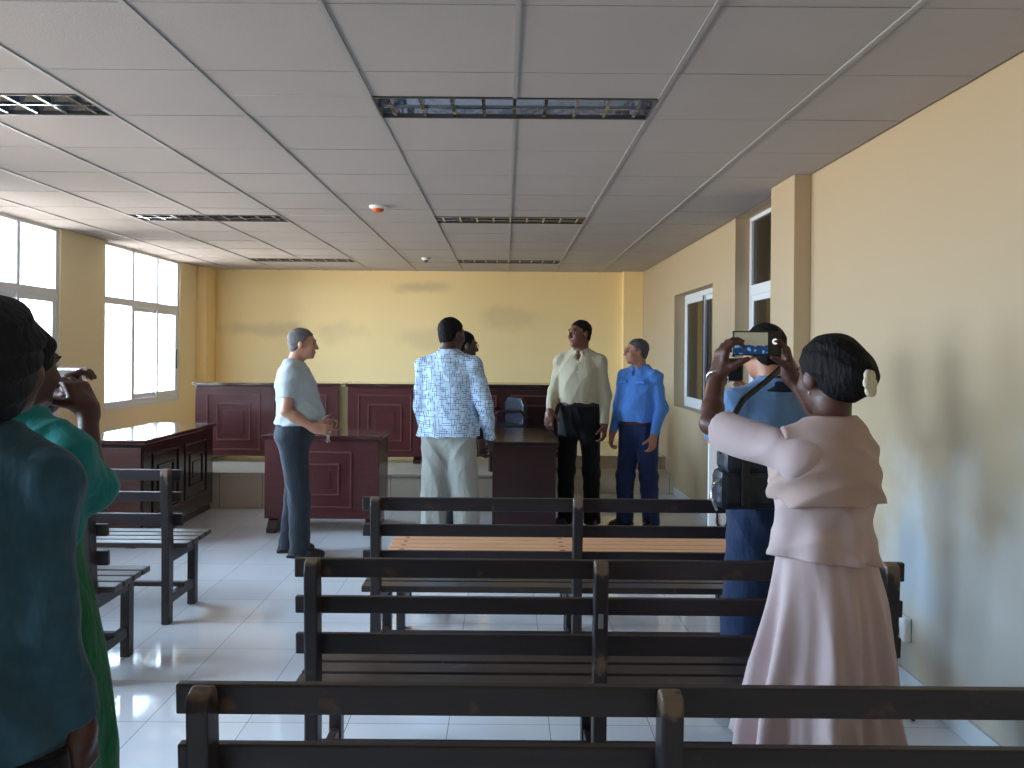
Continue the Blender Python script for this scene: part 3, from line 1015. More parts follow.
# crosshatch printed shirt
def hatch_mat():
    m = bpy.data.materials.new('crosshatch_shirt_cloth')
    m.use_nodes = True
    nt = m.node_tree
    b = nt.nodes['Principled BSDF']
    tc, xyz = objxyz(nt)
    def dashes(u, v, f, seedv, w):
        row = mnode(nt, 'FLOOR', mnode(nt, 'MULTIPLY', u, f))
        fr = mnode(nt, 'FRACT', mnode(nt, 'MULTIPLY', u, f))
        ln = mnode(nt, 'LESS_THAN', fr, w)
        cb = nt.nodes.new('ShaderNodeCombineXYZ')
        nt.links.new(row, cb.inputs[0])
        nt.links.new(mnode(nt, 'FLOOR', mnode(nt, 'ADD', mnode(nt, 'MULTIPLY', v, f * 0.42), mnode(nt, 'MULTIPLY', row, 0.37))), cb.inputs[1])
        cb.inputs[2].default_value = seedv
        wn = nt.nodes.new('ShaderNodeTexWhiteNoise')
        nt.links.new(cb.outputs[0], wn.inputs['Vector'])
        return mnode(nt, 'MULTIPLY', ln, mnode(nt, 'GREATER_THAN', wn.outputs[0], 0.52))
    hx = mnode(nt, 'ADD', xyz[0], mnode(nt, 'MULTIPLY', xyz[1], 0.6))
    a = dashes(hx, xyz[2], 78, 1.0, 0.27)
    c = dashes(xyz[2], hx, 74, 5.0, 0.24)
    d = mnode(nt, 'MAXIMUM', a, c)
    col = mixcol(nt, d, srgb(196, 220, 242), srgb(58, 76, 118))
    nt.links.new(col, b.inputs['Base Color'])
    b.inputs['Roughness'].default_value = 0.85
    bp = nt.nodes.new('ShaderNodeBump')
    bp.inputs['Strength'].default_value = 0.9
    bp.inputs['Distance'].default_value = 0.02
    nt.links.new(noise(nt, tc.outputs['Object'], 14, 3), bp.inputs['Height'])
    nt.links.new(bp.outputs['Normal'], b.inputs['Normal'])
    return m
C_hatch = hatch_mat()

MALE = [(0.80, .150, .105, 0, 0.0), (0.88, .170, .120, 0, -.012), (0.96, .165, .116, 0, -.006), (1.06, .150, .110, 0, .006),
        (1.18, .158, .116, 0, .006), (1.28, .172, .122, 0, 0.0), (1.345, .162, .108, 0, -.006), (1.395, .122, .084, 0, -.012), (1.43, .080, .064, 0, -.014), (1.46, .058, .056, 0, -.014)]
FEM = [(0.80, .150, .110, 0, -.005), (0.88, .180, .130, 0, -.015), (0.96, .172, .122, 0, -.008), (1.06, .138, .102, 0, .004),
       (1.16, .140, .106, 0, .01), (1.26, .152, .122, 0, .012), (1.335, .142, .096, 0, -.004), (1.39, .105, .074, 0, -.012), (1.43, .068, .056, 0, -.014), (1.455, .055, .052, 0, -.014)]

class Person:
    def __init__(s, label, loc, yaw, H, skinm, res=0.006, female=False, wide=1.0, belly=0.0, cat='person', group=None, deep=1.0):
        s.e = empty('person', loc, math.radians(yaw), label, cat, group)
        s.s = H / 1.70
        s.k = skinm; s.res = res
        s.loc = np.array(loc, float)
        s.Ri = rotz(-math.radians(yaw))
        q = s.s
        prof = FEM if female else MALE
        s.prof = []
        for (z, rx, ry, cx, cy) in prof:
            bl = belly * math.exp(-((z - 1.06) / 0.13) ** 2)
            s.prof.append([z * q, rx * q * wide + bl * 0.25, ry * q * deep + bl * 0.5, cx * q, cy * q + bl * 0.5])
        sw = (0.148 if female else 0.168) * q * wide
        s.sh = {1: V(sw, -.012 * q, 1.352 * q), -1: V(-sw, -.012 * q, 1.352 * q)}
        s.hip = {1: V(.088 * q, 0, .87 * q), -1: V(-.088 * q, 0, .87 * q)}
        s.female = female
        s.arms = {}; s.legs = {}
        s.hy = 0; s.hp = 0; s.hr = 0; s.ho = V(0, 0, 0)
    def L(s, w):
        """world point -> local"""
        return s.Ri @ (np.array(w, float) - s.loc)
    def arm(s, side, elbow, wrist, hand=None, palm=None, curl=(0.5, 0.5, 0.5, 0.5), thumb=None, thc=0.3):
        s.arms[side] = dict(e=np.array(elbow, float), w=np.array(wrist, float), hand=hand, palm=palm, curl=curl, thumb=thumb, thc=thc)
    def hang(s, side, out=0.06, fwd=0.02, bend=0.06, curl=(0.6, 0.65, 0.7, 0.75)):
        q = s.s; a = s.sh[side]
        e = a + V(side * out, -0.01 + fwd * 0.5, -math.sqrt(0.28 ** 2 - out ** 2)) * V(1, 1, q)
        w = e + V(side * out * 0.1, bend + fwd, -0.24) * q
        s.arm(side, e, w, hand=unit(V(0, 0.22, -1)), palm=unit(V(-side, -0.25, 0)), curl=curl)
    def leg(s, side, foot, toe=0.0, knee=None, lift=0.0):
        q = s.s
        f = np.array([foot[0], foot[1], 0.075 * q + lift])
        h = s.hip[side]
        if knee is None:
            knee = h * 0.47 + f * 0.53 + V(side * 0.005, 0.02, 0)
        s.legs[side] = dict(k=np.array(knee, float), f=f, toe=toe)
    def head(s, yaw=0, pitch=0, roll=0, off=(0, 0, 0)):
        s.hy, s.hp, s.hr = math.radians(yaw), math.radians(pitch), math.radians(roll)
        s.ho = V(*off)
    def hframe(s):
        R = rotz(s.hy) @ rotx(s.hp) @ roty(s.hr)
        c = V(0, 0.012 * s.s, 1.583 * s.s) + s.ho
        return R, c
    # ---- body: head, neck, trunk, arms, hands, legs in one surface
    def hand(s, F, side, A):
        q = s.s
        d = unit(A['hand'] if A['hand'] is not None else A['w'] - A['e'])
        n = A['palm'] if A['palm'] is not None else V(-side, 0, 0)
        n = unit(n - d * (n @ d))
        t = A['thumb'] if A['thumb'] is not None else np.cross(n, d) * side * -1
        t = unit(t - d * (t @ d) - n * (t @ n))
        w = A['w']
        R = np.stack([t, d, n], 1)
        F.box(w + d * 0.048 * q, (0.040 * q, 0.047 * q, 0.0135 * q), R, rr=0.012 * q, k=0.022)
        F.cone(w - d * 0.01, w + d * 0.03 * q, 0.026 * q, 0.022 * q, k=0.02)
        lens = (0.072, 0.080, 0.074, 0.058)
        for i, (o, ln) in enumerate(zip((0.030, 0.0105, -0.0095, -0.0285), lens)):
            p = w + d * (0.09 - (0.006 if i == 3 else 0)) * q + t * o * q
            c = A['curl'][i]
            dd = unit(d + t * o * 1.6)
            ax = np.cross(dd, n)
            r0 = 0.0092 * q
            for j, fr in enumerate((0.45, 0.31, 0.24)):
                Rr = rot_about(ax, c * (0.8 if j == 0 else 1.0))
                dd = unit(Rr @ dd)
                p2 = p + dd * ln * fr * q
                F.cone(p, p2, r0, r0 * 0.92, k=0.004)
                p = p2; r0 *= 0.93
        tb = w + d * 0.022 * q + t * 0.030 * q + n * 0.004
        dd = unit(d * 0.62 + t * 0.75 + n * A['thc'])
        p1 = tb + dd * 0.034 * q
        F.cone(tb, p1, 0.015 * q, 0.0115 * q, k=0.014)
        dd = unit(dd + d * 0.35 + n * A['thc'] * 0.6)
        p2 = p1 + dd * 0.030 * q
        F.cone(p1, p2, 0.0112 * q, 0.0105 * q, k=0.004)
        F.cone(p2, p2 + unit(dd + n * A['thc'] * 0.4) * 0.022 * q, 0.0105 * q, 0.0085 * q, k=0.004)
    def body(s, shrink=0.012):
        q = s.s
        F = Field()
        F.loft(s.prof, infl=-shrink, zcut=(0.87 * q, None))
        for sd in (1, -1):
            if sd in s.legs:
                l = s.legs[sd]; h = s.hip[sd]
                F.cone(h, l['k'], 0.078 * q, 0.052 * q, k=0.03)
                mid = l['k'] * 0.68 + l['f'] * 0.32 + V(0, -0.012, 0)
                F.cone(l['k'], mid, 0.048 * q, 0.052 * q, k=0.02)
                F.cone(mid, l['f'], 0.051 * q, 0.034 * q, k=0.02)
                td = rotz(-l['toe'] * sd) @ V(0, 1, 0)
                F.cone(l['f'] + V(0, 0, -0.035 * q), l['f'] + td * 0.13 * q + V(0, 0, -0.048 * q), 0.034 * q, 0.024 * q, k=0.02)
            A = s.arms.get(sd)
            if A:
                F.cone(s.sh[sd] - V(sd * 0.03, 0, 0), s.sh[sd], 0.05 * q, 0.05 * q, k=0.04)
                m = 0.8 if s.female else 1.0
                F.cone(s.sh[sd], A['e'], 0.047 * q * m, 0.038 * q * m, k=0.02)
                fm = A['e'] * 0.7 + A['w'] * 0.3
                F.cone(A['e'], fm, 0.038 * q * m, 0.040 * q * m, k=0.02)
                F.cone(fm, A['w'], 0.040 * q * m, 0.025 * q, k=0.02)
                s.hand(F, sd, A)
        R, c = s.hframe()
        def H(x, y, z): return c + R @ (V(x, y, z) * q)
        nr = 0.047 if s.female else 0.056
        F.cone(V(0, -0.014 * q, 1.40 * q), H(0, -0.022, -0.055), nr * q * 1.1, nr * q, k=0.03)
        F.ell(H(0, -.014, .032), V(.073, .095, .083) * q, R, k=0.02)
        F.ell(H(0, .028, -.018), V(.058, .064, .082) * q, R, k=0.03)
        F.ell(H(0, .040, -.068), V(.045, .048, .036) * q, R, k=0.03)
        F.ell(H(0, .077, -.090), V(.019, .015, .016) * q, R, k=0.02)
        F.cone(H(-.030, .082, .030), H(.030, .082, .030), .011 * q, .011 * q, k=0.016)
        for sd in (1, -1):
            F.ell(H(sd * .031, .099, .006), V(.016, .014, .009) * q, R, k=0.014, op='s')
            F.ell(H(sd * .036, .064, -.026), V(.022, .026, .026) * q, R, k=0.02)
            F.ell(H(sd * .076, -.006, -.008), V(.009, .020, .031) * q, R @ rotz(sd * -0.35), k=0.006)
            F.ell(H(sd * .0105, .103, -.030), V(.008, .010, .008) * q, R, k=0.006)
        F.cone(H(0, .090, .020), H(0, .112, -.025), .0075 * q, .0115 * q, k=0.012)
        F.ell(H(0, .091, -.053), V(.024, .010, .0065) * q, R, k=0.005)
        F.ell(H(0, .089, -.065), V(.020, .010, .0075) * q, R, k=0.005)
        o = F.mesh('body', s.res, s.k, s.e)
        for sd in (1, -1):
            # eyes
            m = MB()
            N = 12
            cc = H(sd * .031, .0765, .006)
            for i in range(N + 1):
                th = PI * i / N
                for j in range(N):
                    ph = 2 * PI * j / N
                    v = V(math.sin(th) * math.cos(ph), math.cos(th), math.sin(th) * math.sin(ph)) * 0.0118 * q
                    m.v.append(tuple(cc + R @ v))
            for i in range(N):
                for j in range(N):
                    j2 = (j + 1) % N
                    m.f.append((i * N + j, i * N + j2, (i + 1) * N + j2, (i + 1) * N + j)); m.m.append(1 if i < 4 else 0)
            eo = m.build('eye', [M_eye, M_iris], s.e, smooth=True)
            bw = MB().tube([tuple(H(sd * .014, .096, .028)), tuple(H(sd * .030, .096, .034)), tuple(H(sd * .048, .080, .030))], [.003 * q, .0038 * q, .002 * q], 8)
            bw.build('eyebrow', s.hairm if hasattr(s, 'hairm') else H_black, s.e, smooth=True)
        MB().tube([tuple(H(-.021, .0945, -.0585)), tuple(H(0, .1005, -.0575)), tuple(H(.021, .0945, -.0585))], [.002 * q, .0035 * q, .002 * q], 8).build('lips', M_lip, s.e, smooth=True)
        return o
    def hair(s, m, thick=0.008, front=0.072, slope=0.66, back=None, extra=None, noise_amp=0.002):
        s.hairm = m
        q = s.s
        R, c = s.hframe()
        def H(x, y, z): return c + R @ (V(x, y, z) * q)
        F = Field()
        F.ell(H(0, -.015, .034), (V(.073, .095, .083) + thick) * q, R, k=0.01)
        F.ell(H(0, -.040, -.030), (V(.058, .052, .055) + thick * 0.3) * q, R, k=0.03)
        gy_ = np.array([-.12, -.06, -.035, -.020, .004, .020, .036, .060, .10]) * q
        gz_ = np.array([-.075, -.068, -.045, -.012, -.014, .006, .040, front - .012, front + .012]) * q
        if back is not None: gz_[:5] = np.minimum(gz_[:5], back)
        def cutf(X, Y, Z):
            px, py, pz = X - c[0], Y - c[1], Z - c[2]
            ly = px * R[0, 1] + py * R[1, 1] + pz * R[2, 1]
            lz = px * R[0, 2] + py * R[1, 2] + pz * R[2, 2]
            return (np.interp(ly, gy_, gz_) - lz) * 0.6
        F.add([-9, -9, -9], [9, 9, 9], cutf, 0.004, 'i')
        if extra: extra(F, H, R, q)
        f = folds(noise_amp, 3, 60, 3)
        return F.mesh('hair', min(s.res, 0.006), m, s.e, extra=f)
    def top(s, m, sleeve='long', hem=0.86, hemflare=0.0, infl=0.016, amp=0.004, seed=1, collar=True, name='shirt', sl_frac=0.5, collar_m=None, hemtilt=None, sr=None, res=None, tuck=False, neckcut=1.455):
        q = s.s
        F = Field()
        prof = [list(p) for p in s.prof if p[0] > (hem - 0.06) * q]
        if hemflare:
            for p in prof:
                if p[0] < (hem + 0.2) * q:
                    t = ((hem + 0.2) * q - p[0]) / (0.2 * q)
                    p[1] += hemflare * t; p[2] += hemflare * t * 0.8
        F.loft(prof, infl=infl, zcut=(hem * q, None), k=0.03, fold=None)
        for sd in (1, -1):
            A = s.arms.get(sd)
            if not A: continue
            F.cone(s.sh[sd] - V(sd * 0.03, 0, -0.004), s.sh[sd], 0.050 * q, 0.052 * q, k=0.05)
            F.cone(V(sd * 0.045, -0.015, 1.425) * q, s.sh[sd] + V(0, 0, 0.008), 0.036 * q, 0.046 * q, k=0.05)
            r1, r2 = sr or (0.057, 0.052)
            if sleeve == 'long':
                F.cone(s.sh[sd], A['e'], r1 * q, r2 * q, k=0.03)
                d = unit(A['w'] - A['e'])
                F.cone(A['e'], A['w'] - d * 0.012, r2 * q, 0.037 * q, k=0.02, cut=0.0)
            elif sleeve == 'short':
                e = s.sh[sd] + (A['e'] - s.sh[sd]) * sl_frac
                F.cone(s.sh[sd], e, r1 * q, r2 * q * 1.08, k=0.03, cut=0.0)
            elif sleeve == 'three':
                e = A['e'] + (A['w'] - A['e']) * sl_frac
                F.cone(s.sh[sd], A['e'], r1 * q, r2 * q, k=0.03)
                F.cone(A['e'], e, r2 * q, r2 * q * 0.95, k=0.02, cut=0.0)
        if hemtilt is not None:
            F.halfspace(V(0, 0, hem * q), unit(V(hemtilt[0], hemtilt[1], -1)))
        # neck hole: drop a little at the front
        F.ell(V(0, 0.03 * q, 1.475 * q), V(0.055, 0.07, 0.055) * q, None, k=0.01, op='s')
        if collar:
            F.ell(V(0, 0.10 * q, 1.42 * q), V(0.020, 0.06, 0.055) * q, None, k=0.006, op='s')
        o = F.mesh(name, res or s.res, m, s.e, extra=folds(amp, seed))
        if collar:
            C = Field()
            pts = []
            for k in range(15):
                a = math.radians(-90 + 20 + 320 * k / 14.0) + PI
                a = math.radians(110 + 320 * k / 14.0)
                pts.append(V(0.066 * math.cos(a), -0.008 + 0.066 * math.sin(a), 1.462 - 0.028 * max(0, math.sin(a)) ** 2) * q)
            for k in range(14):
                C.cone(pts[k], pts[k + 1], 0.009 * q, 0.009 * q, k=0.01)
                C.cone(pts[k] + V(0, 0, -0.018 * q), pts[k + 1] + V(0, 0, -0.018 * q), 0.0095 * q, 0.0095 * q, k=0.015)
            for sd in (1, -1):
                a = pts[0] if pts[0][0] * sd > 0 else pts[-1]
                C.cone(a + V(0, 0.010, -0.01), a + V(sd * 0.030, 0.030, -0.065) * q, 0.012 * q, 0.007 * q, k=0.02)
            C.mesh('collar', min(0.005, s.res), collar_m or m, s.e)
        return o
    def trousers(s, m, waist=1.0, hem=0.07, amp=0.004, seed=2, infl=0.010, rh=0.062, rt=0.100, rk=0.074):
        q = s.s
        F = Field()
        low = [[0.755 * q, 0.055 * q, 0.05 * q, 0, 0], [0.80 * q, 0.10 * q, 0.085 * q, 0, 0]] + [p for p in s.prof if 0.85 * q < p[0] < (waist + 0.12) * q]
        F.loft(low, infl=infl, zcut=(0.76 * q, waist * q), k=0.06)
        for sd in (1, -1):
            l = s.legs[sd]; h = s.hip[sd]
            F.cone(h + V(0, -0.008, 0.0), l['k'], rt * q, rk * q, k=0.05)
            d = unit(l['f'] - l['k'])
            e = l['f'] + d * (0.075 * q - hem * q) / max(0.3, -d[2])
            F.cone(l['k'], e, rk * q, rh * q, k=0.03, cut=0.0)
        F.halfspace(V(0, 0, waist * q), V(0, 0, 1))
        return F.mesh('trousers', s.res, m, s.e, extra=folds(amp, seed, 12))
    def belt(s, m, z=0.99, infl=0.016):
        F = Field()
        F.loft([p for p in s.prof if 0.8 * s.s < p[0] < (z + .15) * s.s], infl=infl, zcut=((z - 0.017) * s.s, (z + 0.017) * s.s), k=0.01)
        o = F.mesh('belt', 0.005, m, s.e)
        return o
    def shoes(s, m, heel=False):
        q = s.s
        for sd in (1, -1):
            if sd not in s.legs: continue
            l = s.legs[sd]
            F = Field()
            R = rotz(-l['toe'] * sd)
            b = l['f'] - V(0, 0, 0.075 * q)
            def P(x, y, z): return b + R @ (V(x, y, z) * q)
            F.box(P(0, .045, .010), (0.042 * q, 0.135 * q, 0.011 * q), R, rr=0.008, k=0.01)
            F.ell(P(0, .115, .035), V(.040, .075, .030) * q, R, k=0.02)
            F.ell(P(0, -.02, .045), V(.038, .062, .045) * q, R, k=0.03)
            F.cone(P(0, .0, .06), P(0, .08, .045), .036 * q, .03 * q, k=0.03)
            F.halfspace(b + V(0, 0, 0.0), V(0, 0, -1))
            F.mesh('shoe', min(0.005, s.res), m, s.e)
    def glasses(s, m=None):
        q = s.s
        R, c = s.hframe()
        def H(x, y, z): return tuple(c + R @ (V(x, y, z) * q))
        g = MB()
        for sd in (1, -1):
            g.tube([H(sd * (.033 + .022 * math.cos(a)), .104 - 0.006 * abs(math.cos(a)), .004 + .017 * math.sin(a)) for a in [2 * PI * i / 14 for i in range(15)]], .0018 * q, 6)
            g.tube([H(sd * .055, .098, .008), H(sd * .074, .06, .010), H(sd * .079, 0.0, .008)], .0016 * q, 6)
        g.tube([H(-.011, .106, .008), H(.011, .106, .008)], .0016 * q, 6)
        g.build('glasses', m or M_spec, s.e, smooth=True)
    def pt(s, x, y, z):
        R, c = s.hframe()
        return tuple(c + R @ (V(x, y, z) * s.s))

# ---- man in pale polo, profile
RP = 0.006
p = Person('man in a pale grey polo shirt and charcoal trousers facing right', (-1.515, 5.92, 0), -84, 1.64, S_light, RP, wide=1.04, belly=0.07, deep=1.10)
p.arm(1, p.sh[1] + V(0.045, -0.02, -0.25), p.sh[1] + V(0.01, 0.165, -0.37), hand=unit(V(-0.15, 1, -0.15)), palm=V(-1, 0.0, -0.2), curl=(0.5, 0.6, 0.7, 0.7))
p.arm(-1, p.sh[-1] + V(-0.05, 0.0, -0.25), p.sh[-1] + V(0.03, 0.19, -0.36), hand=unit(V(0.3, 1, -0.1)), palm=V(1, 0.0, -0.3), curl=(0.5, 0.6, 0.7, 0.7))
p.leg(1, (0.075, 0.05), 0.15); p.leg(-1, (-0.09, -0.05), 0.15)
p.head(2, -3, 0, (0, 0.035, 0))
p.hair(H_grey, 0.005, 0.075, 0.75)
p.body(); p.top(C_polo, 'short', hem=0.985, sl_frac=0.62, hemflare=0.012, seed=11, amp=0.005)
p.trousers(C_dktr, 1.01, 0.03, seed=5, rh=0.075, rk=0.08, rt=0.105); p.belt(M_beltk, 0.995, 0.014); p.shoes(M_shoe)
MAN_POLO = p

# ---- man in checked shirt, seen from behind
p = Person('man in a light blue crosshatch printed shirt and khaki trousers seen from behind', (-0.39, 5.75, 0), -14, 1.73, S_dark, RP, wide=1.03, belly=0.06)
p.hang(1, 0.085, 0.05, 0.06); p.hang(-1, 0.03, 0.06, 0.07)
p.leg(1, (0.13, 0.03), 0.3); p.leg(-1, (-0.10, -0.05), 0.2)
p.head(-28, -6, 0, (0.0, 0.03, -0.01))
p.hair(H_black, 0.004, 0.070, 0.72)
p.body(); p.top(C_hatch, 'long', hem=0.875, hemflare=0.032, seed=3, amp=0.005, sr=(0.064, 0.058))
p.trousers(C_khaki, 0.93, 0.03, seed=8, rh=0.085, rk=0.090, rt=0.104, amp=0.006, infl=0.002); p.shoes(M_shoeb)

# ---- man hidden behind him
p = Person('dark dressed man with glasses mostly hidden behind the man in the printed shirt', (-0.36, 6.42, 0), -55, 1.64, S_dark, RP, wide=1.0)
p.hang(1, 0.05); p.hang(-1, 0.05)
p.leg(1, (0.08, 0.0), 0.2); p.leg(-1, (-0.08, 0.0), 0.2)
p.head(-12, -6, 0, (0.01, 0.035, 0))
p.hair(H_black, 0.004, 0.070, 0.72)
p.body(); p.glasses(); p.top(C_black, 'long', hem=0.90, seed=4)
p.trousers(C_black, 0.93, 0.03, seed=9); p.shoes(M_shoe)

# ---- man in cream shirt
p = Person('tall man in a cream long sleeved shirt and black trousers, hand on the desk', (0.645, 7.02, 0), 166, 1.76, S_brown, RP, wide=0.95, belly=0.01)
e = p.sh[1] + V(0.065, -0.03, -0.26)
p.arm(1, e, p.L((0.385, 6.93, 0.975)), hand=unit(p.Ri @ V(-0.12, -0.45, -0.75)), palm=p.Ri @ V(0.3, 0.6, 0), curl=(0.35, 0.4, 0.45, 0.5))
p.hang(-1, 0.05, 0.03, 0.04)
p.leg(1, (0.12, -0.03), 0.35); p.leg(-1, (-0.115, 0.03), 0.2)
p.head(-42, 0, 0, (0, 0.01, 0))
p.hair(H_black, 0.002, 0.072, 0.74)
p.body(); p.top(C_cream, 'long', hem=1.01, seed=6, amp=0.005, sr=(0.058, 0.054), infl=0.016)
p.trousers(C_black, 1.02, 0.03, seed=12, rh=0.068, rk=0.070, rt=0.09); p.belt(M_beltk, 1.005, 0.016); p.shoes(M_shoe)
for k in range(5):
    MB().tube([(0, 0.125 + 0.006 * (k < 3), 1.40 - 0.085 * k), (0, 0.140 - 0.004 * (k == 0), 1.40 - 0.085 * k)], 0.005, 8).build('button', M_white, p.e)

# ---- man in blue shirt
p = Person('grey haired man with glasses in a bright blue shirt and navy trousers', (1.145, 6.98, 0), 140, 1.60, S_tan, RP, wide=0.97, belly=0.05)
p.hang(1, 0.04, 0.05, 0.06); p.hang(-1, 0.07, 0.06, 0.09)
p.leg(1, (0.115, 0.03), 0.2); p.leg(-1, (-0.105, -0.04), 0.2)
p.head(-44, 0, 0, (0.0, 0.03, 0))
p.hair(H_dkgrey, 0.006, 0.075, 0.70)
p.body(); p.glasses(); p.top(C_blue, 'long', hem=0.955, seed=7, amp=0.006, hemflare=0.012, sr=(0.060, 0.056), infl=0.018)
p.trousers(C_navy, 1.0, 0.03, seed=14, rh=0.078, rk=0.082, rt=0.105, amp=0.005); p.belt(M_beltb, 0.945, 0.020); p.shoes(M_shoe)
for sx in (-1, 1):
    MB().box(sx * 0.085 - 0.045, sx * 0.085 + 0.045, 0.118, 0.134, 1.225, 1.25).build('pocket_flap', C_blue, p.e, bevel=0.004)

# ---- cameraman
CMY = 3.30
p = Person('cameraman in a steel blue shirt with dark collar, filming with his back turned', (1.085, CMY, 0), 14, 1.61, S_tan, RP, wide=1.06, belly=0.02)
p.arm(-1, p.L((0.895, CMY + 0.17, 1.13)), p.L((0.925, CMY + 0.36, 1.30)), hand=unit(p.Ri @ V(0.1, 0.35, 0.8)), palm=p.Ri @ V(0.8, 0.2, 0.1), curl=(0.5, 0.6, 0.6, 0.6))
p.arm(1, p.L((1.28, CMY + 0.2, 1.14)), p.L((1.10, CMY + 0.36, 1.30)), hand=unit(p.Ri @ V(-0.5, 0.2, 0.6)), palm=p.Ri @ V(-0.8, 0.2, 0.1), curl=(0.6, 0.6, 0.6, 0.6))
p.leg(1, (0.11, 0.0), 0.2); p.leg(-1, (-0.11, 0.03), 0.2)
p.head(4, -8, 0, (-0.02, 0.03, -0.01))
p.hair(H_black, 0.007, 0.070, 0.72)
p.body(); p.top(C_steel, 'short', hem=0.935, seed=9, amp=0.005, sl_frac=0.85, hemflare=0.02, collar_m=M_collar, sr=(0.062, 0.064))
p.trousers(C_navy2, 0.97, 0.03, seed=16, rh=0.09, rk=0.095, rt=0.112); p.shoes(M_shoe)
yk = Field()   # dark yoke across the shoulders
yk.loft([q for q in p.prof if q[0] > 1.3 * p.s], infl=0.022, zcut=(1.405 * p.s, 1.452 * p.s), k=0.02)
yk.ell(V(0, 0.03, 1.475) * p.s, V(0.055, 0.07, 0.06) * p.s, None, k=0.01, op='s')
yk.mesh('shirt_yoke', 0.006, M_collar, p.e)
MB().box(0.10, 0.155, -0.135, -0.128, 1.25, 1.30).build('badge', M_white, p.e, bevel=0.002)
# video camera held to his eye
vc = empty('video_camera', (1.005, CMY + 0.37, 1.41), math.radians(-4), 'black video camera held up by the cameraman', 'camera')
MB().box(-0.045, 0.045, -0.10, 0.10, -0.05, 0.05).build('camera_body', M_black, vc, bevel=0.012)
MB().tube([(0, 0.10, 0), (0, 0.13, 0), (0, 0.135, 0), (0, 0.18, 0)], [0.035, 0.035, 0.042, 0.042], 20).build('lens', M_black, vc)
MB().tube([(0, -0.09, 0.06), (0, -0.10, 0.085), (0, 0.06, 0.085), (0, 0.07, 0.05)], 0.009, 10).build('carry_handle', M_black, vc, smooth=True)
MB().box(-0.03, 0.01, -0.145, -0.095, 0.0, 0.04).build('eyepiece', M_rub, vc, bevel=0.008)
MB().box(-0.07, -0.047, -0.04, 0.05, -0.035, 0.035).build('side_screen', M_black, vc, bevel=0.004)
# shoulder bag
M_bag = mat('black_nylon', srgb(24, 30, 42), 0.45, bump=0.3, bscale=30)
bg_ = empty('camera_bag', (0.93, CMY - 0.245, 0.905), math.radians(4), 'dark nylon camera bag hanging at the cameraman\'s hip', 'bag')
MB().box(-0.145, 0.16, -0.06, 0.06, 0.0, 0.15).build('bag_body', M_bag, bg_, bevel=0.03)
MB().box(-0.125, 0.17, -0.068, 0.066, 0.135, 0.225).build('bag_flap', M_bag, bg_, bevel=0.025)
for xx in (-0.055, 0.10):
    MB().box(xx - 0.014, xx + 0.014, -0.076, -0.066, 0.02, 0.2).build('buckle_strap', M_black, bg_, bevel=0.003)
MB().tube([(-0.13, -0.04, 0.12), (-0.165, -0.04, 0.10), (-0.175, -0.04, 0.05), (-0.15, -0.04, 0.0)], 0.006, 8).build('side_loop', M_silver, bg_, smooth=True)
MB().tube([(-0.12, 0.0, 0.2), (-0.09, 0.02, 0.30), (-0.02, 0.06, 0.40), (0.08, 0.085, 0.47), (0.17, 0.12, 0.535)], 0.012, 8).build('shoulder_strap', M_black, bg_, smooth=True)

# ---- woman in pink filming with a phone
WX, WY = 0.835, 2.13
p = Person('woman in a pale pink dress with dark bun raising a phone to film', (WX, WY, 0), 38, 1.53, S_deep, 0.0045, female=True, wide=1.02)
p.arm(-1, p.L((0.572, 2.27, 1.285)), p.L((0.632, 2.43, 1.412)), hand=unit(p.Ri @ V(0.20, 0.05, 1)), palm=p.Ri @ V(0.9, 0.15, -0.2), curl=(0.75, 0.6, 0.55, 0.5), thumb=p.Ri @ V(0.1, -1, 0), thc=0.6)
p.arm(1, p.L((0.985, 2.40, 1.20)), p.L((0.873, 2.50, 1.420)), hand=unit(p.Ri @ V(-0.22, 0.02, 1)), palm=p.Ri @ V(-0.9, 0.15, -0.2), curl=(0.75, 0.6, 0.55, 0.5), thumb=p.Ri @ V(-0.1, -1, 0), thc=0.6)
p.leg(1, (0.10, -0.10), 0.1); p.leg(-1, (-0.08, 0.10), 0.1)
p.head(-20, -6, 0, (0.045, 0.005, -0.005))
def bun(F, H, R, q):
    F.ell(H(0.012, -0.080, 0.0), V(.072, .074, .074) * q, R, k=0.02)
    F.ell(H(0, -0.02, 0.042), V(.078, .100, .080) * q, R, k=0.02)
p.hair(H_black, 0.007, 0.075, 0.55, extra=bun)
# keep the face free: hair is cut by the same sloping plane
p.body()
q = p.s
dr = Field()
def hemfold(X, Y, Z):
    a = np.arctan2(Y, X)
    t = np.clip((1.0 - Z) / 0.5, 0, 1)
    return 0.022 * t * np.sin(9 * a + 2.2 * np.sin(2 * a + 1)) + 0.010 * t * np.sin(17 * a + 4 * Z)
dr.loft([(0.40, .232, .205, -.03, .0), (0.55, .212, .180, -.025, .0), (0.72, .190, .152, -.01, -.006), (0.84, .172, .130, 0, -.010), (0.95, .142, .112, 0, -.002), (1.04, .128, .100, 0, 0)], zcut=(0.475, 1.02), fold=hemfold, k=0.02)
dr.mesh('skirt', 0.005, C_pink, p.e, extra=folds(0.003, 21, 10))
